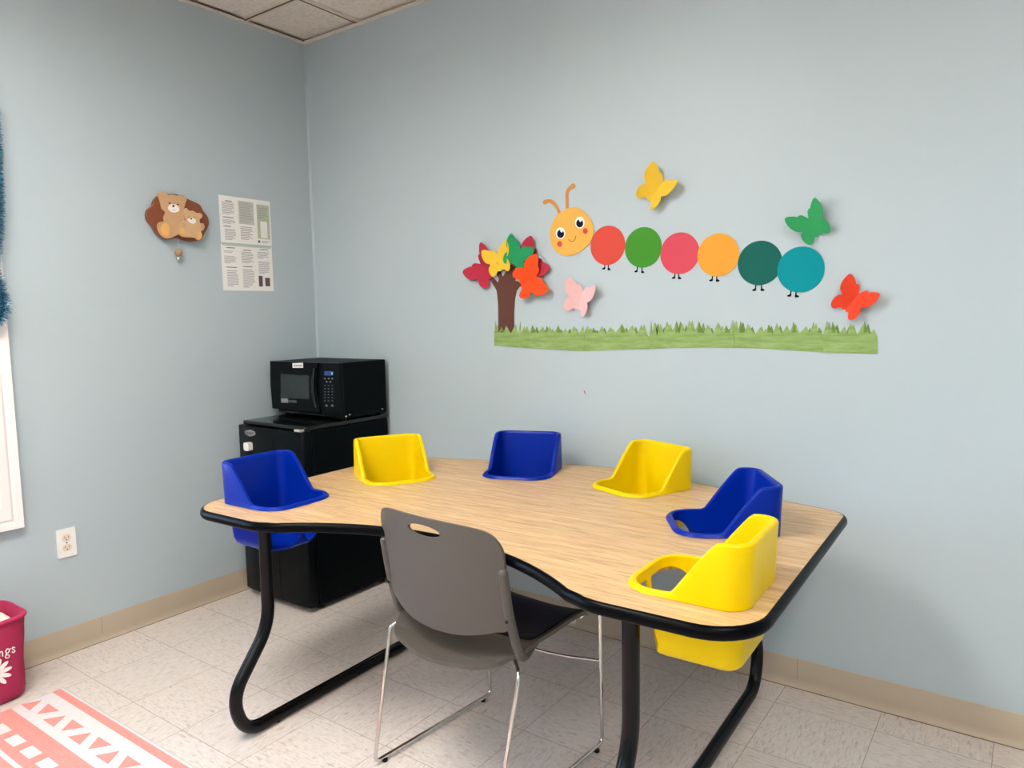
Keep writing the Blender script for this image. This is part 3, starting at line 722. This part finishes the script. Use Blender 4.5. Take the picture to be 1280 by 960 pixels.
# ------------------------------------------------------------------ bear pull toy on the left wall
def wp(pts, x, o, s=1, ox=0, oy=0):
    """crop coordinates -> (y, z) on plane x, local to object o"""
    res = []
    for px, py in pts:
        p = at(ox+px*s, oy+py*s, 0, x); res.append((p.y-o.location.y, p.z-o.location.z))
    return res
p = at(222, 270, 0, 0)
by = thing('bear_pull_toy', 'wooden wall toy of two tan bears on a brown cloud with a pull string', 'wall toy', (0, p.y, p.z))
B = lambda pts, x: wp(pts, x, by, 110/960, 170, 225)
TX = lambda u, v, w: (w, u, v)
def layer(name, pts, x0, x1, m, parent=by, smooth_n=4, bevel=.002, conv=True):
    q = B(pts, x1) if conv else pts
    if smooth_n: q = catmull(q, smooth_n)
    bm = bmesh.new(); prism(bm, [q], TX, x0, x1); return build(name, bm, m, parent, bevel=bevel)
layer('cloud_backing', [(120, 395), (130, 330), (185, 280), (200, 225), (250, 170), (330, 160), (400, 150), (470, 165), (560, 205), (640, 240), (700, 275), (730, 330), (780, 400), (795, 480), (765, 550), (735, 610), (700, 655), (610, 670), (520, 650), (450, 625), (360, 650), (300, 635), (235, 580), (190, 510), (140, 450)], .012, .030, M['bear_brown'])
bm = bmesh.new(); q = B([(300, 250), (600, 250), (600, 550), (300, 550)], .012); prism(bm, [q], TX, 0, .0125); build('spacer', bm, M['bear_brown'], by)
bb = layer('large_bear', [(248, 140), (290, 130), (330, 140), (345, 165), (400, 158), (455, 172), (480, 160), (530, 170), (555, 210), (540, 250), (530, 290), (515, 340), (530, 420), (520, 500), (480, 560), (475, 590), (430, 610), (380, 632), (330, 636), (285, 610), (250, 560), (238, 500), (255, 460), (310, 450), (305, 410), (325, 350), (285, 310), (268, 240), (250, 190)], .030, .038, M['bear_tan'])
sb = layer('small_bear', [(520, 325), (550, 305), (580, 335), (620, 335), (665, 360), (700, 360), (725, 385), (715, 415), (695, 430), (700, 470), (735, 475), (748, 510), (735, 545), (710, 560), (720, 610), (700, 650), (670, 655), (640, 630), (560, 625), (500, 615), (470, 570), (475, 510), (500, 450), (545, 440), (530, 390), (517, 355)], .038, .045, M['bear_tan_light'])
layer('foot_pad', [(290, 480), (335, 470), (365, 520), (365, 580), (335, 610), (290, 580), (265, 530)], .038, .0395, M['bear_pad'], bb, bevel=0)
layer('muzzle', [(350, 300), (385, 265), (440, 270), (472, 305), (465, 340), (420, 355), (375, 340)], .038, .041, M['bear_white'], bb, bevel=.001)
for nm, c, r, x in (('eye', (366, 252), 9, .0388), ('eye', (457, 268), 9, .0388), ('nose', (408, 283), 12, .0425)):
    layer(nm, ellipse(c[0], c[1], r, r, 14), .0378, x, M['dark_dot'], bb, 0, 0)
bm = bmesh.new(); tube(bm, [Vector((.0412, a, b)) for a, b in B([(398, 322), (405, 331), (417, 333), (427, 325)], .041)], .0007, 6); build('mouth', bm, M['dark_dot'], bb)
layer('muzzle', [(565, 435), (590, 415), (640, 420), (655, 450), (640, 475), (600, 470)], .045, .0475, M['bear_white'], sb, bevel=.001)
for nm, c, r, x in (('eye', (580, 402), 5, .0458), ('eye', (640, 412), 5, .0458), ('nose', (604, 424), 8, .0485)):
    layer(nm, ellipse(c[0], c[1], r, r, 12), .0448, x, M['dark_dot'], sb, 0, 0)
for pts in ([(490, 530), (525, 530), (530, 590), (505, 605), (480, 570)], [(680, 570), (715, 575), (715, 620), (690, 645), (672, 610)], [(505, 470), (535, 465), (540, 510), (520, 520)], [(712, 488), (738, 490), (738, 535), (716, 545)]):
    layer('paw', pts, .045, .0462, M['bear_pad'] if pts[0][1] > 500 else M['bear_tan'], sb, bevel=0)
c = B([(472, 790)], .028)[0]; c2 = B([(468, 645)], .028)[0]; c3 = B([(470, 857)], .028)[0]
bm = bmesh.new(); tube(bm, [(.022, c2[0], c2[1]), (.022, c[0], c[1])], .0011, 6); st = build('string', bm, M['string'], by)
bm = bmesh.new(); ball(bm, (.022, c[0], c[1]), .0165); build('bead', bm, M['bead'], by, smooth=60)
bm = bmesh.new(); ball(bm, (.022, c3[0], c3[1]), .0095); tag(build('bell', bm, M['silver'], by, smooth=60), 'small silver ball')

# ------------------------------------------------------------------ paper decorations on the back wall
half = [(0, .80), (.07, .92), (.14, 1.03), (.22, 1.08), (.32, 1.085), (.345, 1.04), (.38, 1.10), (.52, 1.19), (.68, 1.26), (.80, 1.25), (.85, 1.15), (.865, .95), (.82, .74), (.71, .56), (.52, .43), (.625, .33), (.675, .15), (.63, -.07), (.51, -.19), (.37, -.18), (.245, -.045), (.16, .0), (.10, -.055), (.05, -.01), (0, 0)]
def butterfly(name, label, cat, head, tail, m, lift=33, y0=.002, group=None, scale=.93, pinch=1.):
    h, t = at(*head, 1, -y0), at(*tail, 1, -y0); ax = Vector((h.x-t.x, h.z-t.z)); S = ax.length/.80*scale; ax.normalize(); rt = Vector((ax.y, -ax.x))
    o = tag(bpy.data.objects.new(name, None), label, cat, group); COL.objects.link(o); o.location = (t.x, -y0, t.z)
    bm = bmesh.new(); c_, s_ = math.cos(R(lift)), math.sin(R(lift))
    body = catmull(half[:-1]+[(0, 0)], 4, False)
    for sd in (1, -1):
        def T(u, v, w, sd=sd):
            uu = u*c_*pinch; ww = u*s_+ w/S
            bend = .10*u*u*s_
            q = rt*(sd*uu*S)+ax*((v)*S)
            return (q.x, -(ww-bend)*S, q.y)
        prism(bm, [body], T, 0, .0007)
    bmesh.ops.remove_doubles(bm, verts=bm.verts[:], dist=1e-5)
    build('wings', bm, m, o)
    return o
FG = 'paper butterflies flying on the back wall'; TG = 'paper butterflies in the paper tree'
S8, S6 = 80/960, 1/6
butterfly('paper_butterfly', 'yellow paper butterfly above the caterpillar, topmost on the wall', 'paper butterfly', (780+590*S8, 200+325*S8), (780+388*S8, 200+600*S8), M['by_yellow'], 34, group=FG)
butterfly('paper_butterfly', 'green paper butterfly above the teal end disc of the caterpillar', 'paper butterfly', (970+475*S8, 235+440*S8), (970+650*S8, 235+705*S8), M['by_green'], 34, group=FG)
butterfly('paper_butterfly', 'orange-red paper butterfly at the far right above the paper grass', 'paper butterfly', (1025+598*S8, 330+425*S8), (1025+378*S8, 330+685*S8), M['by_orange'], 30, group=FG)
butterfly('paper_butterfly', 'pale pink paper butterfly below the caterpillar head, right of the tree', 'paper butterfly', (695+535*.0625, 340+395*.0625), (695+440*.0625, 340+745*.0625), M['by_pink'], 26, group=FG, scale=1.0)
tr = lambda x, y: (580+x*S6, 280+y*S6)
butterfly('paper_butterfly', 'crimson paper butterfly at the left edge of the paper tree', 'paper butterfly', tr(125, 300), tr(212, 388), M['by_crimson'], 15, .003, TG, 1.0)
butterfly('paper_butterfly', 'crimson paper butterfly at the right of the tree, behind the orange one', 'paper butterfly', tr(530, 262), tr(428, 350), M['by_crimson'], 12, .003, TG, 1.0)
butterfly('paper_butterfly', 'yellow paper butterfly at the top left of the paper tree', 'paper butterfly', tr(252, 228), tr(280, 345), M['by_yellow'], 11, .017, TG, 1.0)
butterfly('paper_butterfly', 'green paper butterfly at the very top of the paper tree', 'paper butterfly', tr(418, 195), tr(372, 300), M['by_tree_green'], 9, .020, TG, 1.05)
butterfly('paper_butterfly', 'orange paper butterfly at the right front of the paper tree', 'paper butterfly', tr(540, 395), tr(428, 452), M['by_tree_orange'], 12, .022, TG, 1.0)

def flat(name, pts, y0, y1, m, parent, n=3, bevel=0, off=(0, 0)):
    q = catmull(pts, n) if n else pts
    bm = bmesh.new(); prism(bm, [q], lambda u, v, w: (u, -w, v), y0, y1); return build(name, bm, m, parent, bevel=bevel)
def bw(pts, o): return [((lambda p: (p.x-o.location.x, p.z-o.location.z))(at(x, y, 1, 0))) for x, y in pts]
# trunk
p = at(633, 380, 1, 0)
tk_ = thing('paper_tree_trunk', 'brown paper tree trunk with spread branches on the back wall', 'paper tree', (p.x, 0, p.z))
tp = [(258, 810), (258, 700), (256, 600), (246, 500), (225, 465), (200, 425), (172, 395), (182, 375), (225, 405), (256, 440), (262, 410), (245, 375), (215, 330), (235, 320), (275, 355), (292, 395), (315, 355), (345, 310), (380, 285), (392, 300), (385, 340), (378, 378), (430, 345), (450, 365), (400, 395), (385, 425), (440, 440), (460, 455), (420, 470), (398, 500), (384, 560), (378, 660), (378, 815)]
flat('trunk', bw([tr(*q) for q in tp], tk_), 0, .0012, M['trunk'], tk_, 0)
# caterpillar
SEG = [(1.735, 1.574, 'red', 'coral red disc of the paper caterpillar, next to its head'), (1.885, 1.556, 'green', 'green disc of the paper caterpillar, between the coral and rose discs'), (2.030, 1.525, 'rose', 'rose pink disc in the middle of the paper caterpillar'), (2.174, 1.510, 'amber', 'amber orange disc of the paper caterpillar, before the dark green one'), (2.320, 1.474, 'pine', 'dark green disc of the paper caterpillar, second from the tail'), (2.455, 1.445, 'teal', 'teal disc at the tail end of the paper caterpillar')]
ORD = [.0012, .0016, .0012, .0026, .0014, .0028]
feet_px = [((756, 334), (760.5, 335)), ((796.5, 337.5), (802.5, 338.5)), ((843.5, 345.5), (848.5, 346)), ((890.5, 348.5), (896, 349)), ((944.5, 360.5), (952, 360.5)), ((988.5, 367.5), (995, 368.5))]
for (x, z, c, lab), fp, yy in zip(SEG, feet_px, ORD):
    o = thing('caterpillar_disc', lab, 'paper disc', (x, 0, z), 0, 'coloured discs of the paper caterpillar')
    flat('disc', ellipse(0, 0, .0755, .0755, 56), yy-.0010, yy, M[c], o, 0)
    for (px, py), sd in zip(fp, (-1, 1)):
        q = at(px, py, 1, 0); q = (q.x-x, q.z-z); a = -math.sqrt(max(.0001, .0755**2-q[0]**2))
        flat('foot', [(q[0]-.0022, a+.004), (q[0]+.0022, a+.004), (q[0]+.002, q[1]+.001), (q[0]+sd*.004+.006, q[1]-.004), (q[0]+sd*.004+.004, q[1]-.0085), (q[0]+sd*.004-.006, q[1]-.0085), (q[0]+sd*.004-.0075, q[1]-.004), (q[0]-.002, q[1]+.001)], 0, .0008, M['dark_dot'], o, 2)
hp = at(715, 290, 1, 0); hd = thing('caterpillar_cutout', 'smiling amber face of the paper caterpillar with two curled feelers', 'paper caterpillar', (hp.x, 0, hp.z))
S1 = .125
HW = lambda pts: bw([(670+x*S1, 220+y*S1) for x, y in pts], hd)
flat('face', HW([(145, 600), (150, 520), (190, 430), (250, 365), (330, 325), (400, 315), (470, 345), (525, 400), (565, 465), (582, 540), (570, 610), (535, 680), (470, 740), (400, 780), (330, 800), (260, 790), (200, 750), (160, 690)]), .002, .004, M['head'], hd, 5)
for pts in ([(240, 375), (205, 305), (165, 262), (125, 250), (95, 262)], [(312, 325), (312, 250), (312, 175), (335, 125), (372, 100)]):
    q = catmull(HW(pts), 5, False); bm = bmesh.new()
    W_ = .0115; Lf, Rt = [], []
    for i in range(len(q)):
        a, b = Vector(q[max(i-1, 0)]), Vector(q[min(i+1, len(q)-1)]); t = (b-a).normalized(); n = Vector((-t.y, t.x))*W_*(.75+.25*i/len(q)); Lf.append(tuple(Vector(q[i])+n/1.4)); Rt.append(tuple(Vector(q[i])-n/1.4))
    prism(bm, [Lf+Rt[::-1]], lambda u, v, w: (u, -w, v), .0005, .002)
    e = q[-1]; prism(bm, [ellipse(e[0], e[1], .0115, .0095, 20)], lambda u, v, w: (u, -w, v), .0006, .0023)
    build('feeler', bm, M['antenna'], hd)
for c, pu, hl in (((250, 573), (252, 580), (262, 545)), ((443, 467), (443, 475), (450, 440))):
    e = flat('eye', HW(ellipse(c[0], c[1], 48, 58, 32)), .004, .0045, M['bear_white'], hd, 0)
    tag(e, 'white oval eye')
    flat('pupil', HW(ellipse(pu[0], pu[1], 35, 40, 28)), .0045, .0049, M['navy'], e, 0)
    flat('highlight', HW(ellipse(hl[0], hl[1], 13, 20, 16)), .0049, .0053, M['bear_white'], e, 0)
for c in ((242, 680), (498, 551)): flat('cheek', HW(ellipse(c[0], c[1], 24, 29, 24)), .004, .0045, M['cheek'], hd, 0)
bm = bmesh.new(); q = catmull(HW([(330, 632), (345, 650), (370, 655), (395, 635), (405, 597)]), 5, False); tube(bm, [(a, -.0043, b) for a, b in q], .0008, 6); build('mouth', bm, M['dark_dot'], hd)

# paper grass border: overlapping strips, each cut into blades
GT = [(618, 432), (652, 434.5), (730, 439.0), (780, 437), (815, 436), (870, 433.6), (917, 434.6), (960, 436), (1030, 440.6), (1096, 442)]
def gbot(x):
    for (a, b), (c, d) in zip(GT, GT[1:]):
        if x <= c: return b+(d-b)*(x-a)/(c-a)
    return GT[-1][1]
strips = [(618, 652.5, 'short piece of green paper grass at the foot of the paper tree', [(619.5, 401), (627, 409), (633, 407), (645, 405), (651, 401)]),
          (651.5, 731, 'green paper grass strip right of the tree trunk', [(656, 408), (666, 407), (679, 408), (687, 408), (698, 407.5), (707, 411), (718, 408), (729.5, 407)]),
          (729.5, 813, 'green paper grass strip below the pink butterfly, left of the overlap seam', [(735, 407), (742, 410), (752.5, 408), (763, 409), (777.5, 405.5), (790.5, 407), (802, 406)]),
          (812.5, 918, 'green paper grass strip under the amber disc in the middle of the border', [(814, 401), (818, 404), (826, 405), (834, 402), (846, 402), (853, 404), (862, 400.5), (874, 402), (885, 406), (898, 403), (908, 407), (915.5, 400)]),
          (916, 1031, 'green paper grass strip below the teal disc with dark-tipped blades', [(917, 400), (926, 402), (935, 405), (952, 408), (961, 406), (971, 404), (984, 407), (992, 403), (1008, 408), (1017, 402), (1024, 410)]),
          (1029.5, 1096.5, 'green paper grass strip at the right end below the orange-red butterfly', [(1034, 401), (1041, 403), (1056, 408), (1063, 404), (1081, 402.5), (1093, 411)])]
for i, (x0, x1, lab, tips) in enumerate(strips):
    o = bpy.data.objects.new('paper_grass', None); COL.objects.link(o); c = at((x0+x1)/2, 428, 1, 0); o.location = (c.x, 0, c.z)
    tag(o, lab, 'paper grass', 'paper grass strips along the back wall')
    bs = [(x0, gbot(x0)), ((x0*2+x1)/3, gbot((x0*2+x1)/3)), ((x0+x1*2)/3, gbot((x0+x1*2)/3)), (x1, gbot(x1))]
    top = []; xs = sorted(tips); rnd = random.Random(i)
    top.append((x1, 421 if i not in (0,) else 418))
    for k in range(len(xs)-1, -1, -1):
        tx_, ty = xs[k]; nx_ = xs[k+1][0] if k+1 < len(xs) else x1; px_ = xs[k-1][0] if k else x0
        top.append((max(min((tx_+nx_)/2, x1-.3), tx_+.8) - .2, 416.5+rnd.uniform(-1, 2))); top.append((tx_, ty))
    top.append((x0+.01, 417))
    y0 = .0008+.0012*(i % 2)
    flat('strip', bw(bs+top, o), y0, y0+.0009, M['grass'], o, 0)
    # a second, darker layer of blades pasted behind
    for k, (tx_, ty) in enumerate([(a+rnd.uniform(2.5, 5.5), b+rnd.uniform(0, 4.5)) for a, b in xs if a+9 < x1]):
        flat('rear_blade', bw([(tx_-4.8, 420), (tx_+4.8, 420), (tx_+.4, ty), (tx_-.3, ty)], o), .0001, .0006, M['grass_dark' if k % 3 else 'grass'], o, 0)
    for tx_, ty in xs[1::3]:                          # a few folded, darker tips on the front layer
        if x0+6 < tx_ < x1-6: flat('folded_tip', bw([(tx_-.4, ty-.3), (tx_+.3, ty-.3), (tx_+4.2, 415.5), (tx_-1.5, 416)], o), y0+.0010, y0+.0014, M['grass_dark'], o, 0)
# a scrap of red tape on the wall
q = at(731, 490.5, 1, 0)
o = tag(bpy.data.objects.new('tape_scrap', None), 'tiny red scrap of tape on the bare wall below the grass border', 'tape scrap'); COL.objects.link(o); o.location = (q.x, 0, q.z)
flat('scrap', [(-.006, .008), (-.001, .007), (.006, -.007), (.002, -.008)], 0, .0006, M['red_scrap'], o, 0)

# ------------------------------------------------------------------ rug
rug = thing('area_rug', 'coral and white woven rug with triangles and squares on the tile floor', 'rug', (.30, -1.463, 0), R(.3))
RWX, RWY = 1.9, 1.5
boxobj('base', 0, RWX, -RWY, 0, .0003, .0060, M['rug_white'], rug, .002)
bm = bmesh.new()
def rp(pts, lv=.0068): prism(bm, [pts], XY, .0058, lv)
def rr(x0, x1, y0, y1): rp([(x0, -y0), (x1, -y0), (x1, -y1), (x0, -y1)])
rr(.001, RWX-.001, .009, .036)
pt = .1785
for i in range(-1, 11):
    x = .0315+i*pt
    for pts in ([(x, -.082), (x-.0385, -.135), (x+.0385, -.135)], [(x+.0445, -.080), (x+.126, -.080), (x+.0855, -.132)]):
        q = [(max(.001, min(RWX-.001, a)), b) for a, b in pts]
        if max(a for a, b in q)-min(a for a, b in q) > .01: rp(q)
# coral ground with white squares left open
sq0, sq1 = .219, .257
rr(.001, RWX-.001, .166, sq0); rr(.001, RWX-.001, sq1, .285)
x = .001
for i in range(17):
    s0 = -.028+i*.111; rr(x, max(x+.001, s0), sq0-.0005, sq1+.0005); x = s0+.073
for yb in (.300, .520, .80, 1.02, 1.24): rr(.001, RWX-.001, yb, yb+.05)
for row in (.37, .44, .60, .68, .88, 1.10, 1.32):
    for i in range(18): rr(.03+i*.1035, .095+i*.1035, row, row+.035)
tag(build('coral_pattern', bm, M['rug_coral'], rug), 'coral woven pattern')
bm = bmesh.new()
for x0, x1, y0, y1 in ((-.004, RWX+.004, -.001, .004), (-.004, RWX+.004, -RWY-.004, -RWY+.001), (-.004, .001, -RWY, 0), (RWX-.001, RWX+.004, -RWY, 0)): box(bm, x0, x1, y0, y1, .0002, .0052)
build('binding', bm, M['rug_bind'], rug)

# ------------------------------------------------------------------ pink bin with fleece
bag = thing('fabric_bin', 'bright pink canvas bin with white lettering and daisy by the left wall', 'storage bin', (.135, -1.70, 0))
BX0, BX1, BY0, BY1 = -.105, .110, -.20, .155
def bag_ring(k, z, off=0., wob=0.):
    e = .010*k; pts = fillet([(BX0-e*.3-off, BY0-e-off), (BX1+e+off, BY0-e-off), (BX1+e+off, BY1+e+off), (BX0-e*.3-off, BY1+e+off)], .060, 9)
    out = []
    for i, (x, y) in enumerate(pts):
        w_ = wob*math.sin(i*1.9+z*31)
        out.append(Vector((x+w_, y+w_, z+(.010*math.sin(y*9) if z > .25 else 0))))
    return out
def bag_shell():
    rows = [bag_ring(0, .004, -.05), bag_ring(0, .002, -.012), bag_ring(.05, .012, -.003)]
    for i in range(1, 12): rows.append(bag_ring(i/11-.25*math.sin(PI*i/11), .012+.258*i/11, 0, .0016))
    rows += [bag_ring(1, .290, .001), bag_ring(1, .293, -.003), bag_ring(1, .288, -.007)]
    for i in range(10, 0, -1): rows.append(bag_ring(i/11-.25*math.sin(PI*i/11), .016+.25*i/11, -.007))
    rows.append(bag_ring(0, .014, -.05)); return rows
bm = bmesh.new(); rows = [[bm.verts.new(c) for c in r] for r in bag_shell()]
for a, b in zip(rows, rows[1:]):
    for i in range(len(a)): bm.faces.new((a[i], a[(i+1) % len(a)], b[(i+1) % len(a)], b[i]))
bm.faces.new(rows[0][::-1]); bm.faces.new(rows[-1]); build('body', bm, M['pink_canvas'], bag, smooth=60)
bm = bmesh.new(); A = bag_ring(1, .286, .003); A.append(A[0]); tube(bm, A, .0065, 8, False); build('rim', bm, M['pink_rim'], bag, smooth=60)
# lettering and daisy on the face turned to the room
def bl(px, py): q = at(px, py, 0, .249); return (q.y+1.70, q.z)
def facex(z): k = (z-.012)/.258; return BX1+.010*(k-.25*math.sin(PI*max(0, min(1, k))))+.0022
bm = bmesh.new()
def stroke(pts, wd=1.):
    q = [bl(*p) for p in catmull(pts, 5, False)]
    tube(bm, [(facex(z), y, z) for y, z in q], .0017*wd, 6)
stroke([(-1.2, 814.5), (-.8, 821)]); stroke([(-.9, 816.3), (1, 814.2), (2.6, 815.2), (3, 820.3)], 1.1)                                                   # n
stroke([(11, 811.2), (8.6, 811), (6.8, 813.4), (7.8, 816), (10.2, 815.3), (11.4, 812.8), (11, 811.2)], 1.1); stroke([(11, 811.4), (12.9, 810.3)])       # g, bowl and ear
stroke([(8, 816), (7.2, 818), (10, 818.4), (11.6, 819.4), (10.4, 821.8), (7.6, 822.4), (6.4, 820.8), (7.6, 818.6)], 1.0)
stroke([(18.3, 809.4), (16, 808.8), (14.9, 810.6), (17.2, 812), (18.2, 814), (16.2, 815.4), (14.6, 814.4)], 1.1)                                         # s
build('lettering', bm, M['white_print'], bag, smooth=60)
bm = bmesh.new(); cy_, cz_ = bl(-7.0, 844); cz_ = cz_
for k in range(12):
    a = 2*PI*k/12+.12; cxx, czz = cy_+.034*math.cos(a), cz_+.034*math.sin(a)
    if abs(cxx) > .19: continue
    o_ = ellipse(cxx, czz, .020, .0072, 16, a); prism(bm, [o_], lambda u, v, w: (facex(v)+w, u, v), -.0022, .0006)
build('daisy_print', bm, M['white_print'], bag)
fl = thing('folded_blanket', 'cream fleece blanket heaped inside the pink canvas bin', 'blanket', (.135, -1.66, .20))
bm = bmesh.new()
for c, r in (((0, -.02, 0), (.075, .13, .06)), ((-.02, .085, .045), (.045, .032, .036)), ((.045, .05, .050), (.036, .05, .030)), ((.02, -.07, .05), (.06, .06, .036)), ((-.045, -.02, .052), (.04, .075, .034))): ball(bm, c, *r, 24, 14)
for v in bm.verts: v.co += Vector((math.sin(v.co.y*70+v.co.z*40), math.sin(v.co.x*60), math.sin(v.co.x*80+v.co.y*55)))*.0035
bl_ = build('blanket', bm, M['fleece'], fl, smooth=80)

# ------------------------------------------------------------------ tinsel garland on the window casing
gar = thing('tinsel_garland', 'blue tinsel garland hanging down the right side of the window casing', 'garland', (.05, -1.46, 1.6))
path = catmull([(.052, -1.438, 2.12), (.050, -1.436, 1.98), (.050, -1.440, 1.85), (.050, -1.446, 1.72), (.048, -1.462, 1.60), (.048, -1.478, 1.52), (.052, -1.470, 1.46), (.056, -1.462, 1.40), (.058, -1.470, 1.345), (.060, -1.50, 1.325), (.062, -1.53, 1.35), (.060, -1.535, 1.42)], 14, False)
bm = bmesh.new(); P = [Vector(p)-Vector(gar.location) for p in path]
tube(bm, P, .002, 6)
for i in range(len(P)-1):
    t = (P[i+1]-P[i]); n = int(60*t.length/.01); tn = t.normalized()
    for k in range(n):
        c = P[i]+t*random.random(); d = Vector((random.gauss(0, 1), random.gauss(0, 1), random.gauss(0, 1))); d = (d-tn*d.dot(tn)*.7).normalized()
        z = c.z+1.6; ln = (.021 if z > 1.5 else .028)*random.uniform(.6, 1.05)
        if c.x+.05+d.x*ln < .004: ln = max(.004, (c.x+.05-.004)/max(1e-3, -d.x)*.95) if d.x < 0 else ln
        wv = d.cross(Vector((random.gauss(0, 1), random.gauss(0, 1), random.gauss(0, 1)))).normalized()*.0008
        e = c+d*ln+Vector((0, 0, -.003)); mi = random.choices((0, 1, 2), (5, 4, 1.2))[0]
        bm.faces.new([bm.verts.new(q) for q in (c-wv, c+wv, e+wv*.6, e-wv*.6)]).material_index = mi
me = bpy.data.meshes.new('tinsel'); bm.to_mesh(me); bm.free(); link('tinsel', me, [M['tinsel_a'], M['tinsel_b'], M['tinsel_c']], gar)

# ------------------------------------------------------------------ view
vs = SC.view_settings; vs.view_transform = 'Standard'; vs.look = 'None'; vs.gamma = 1; vs.use_curve_mapping = False; vs.exposure = 0.84
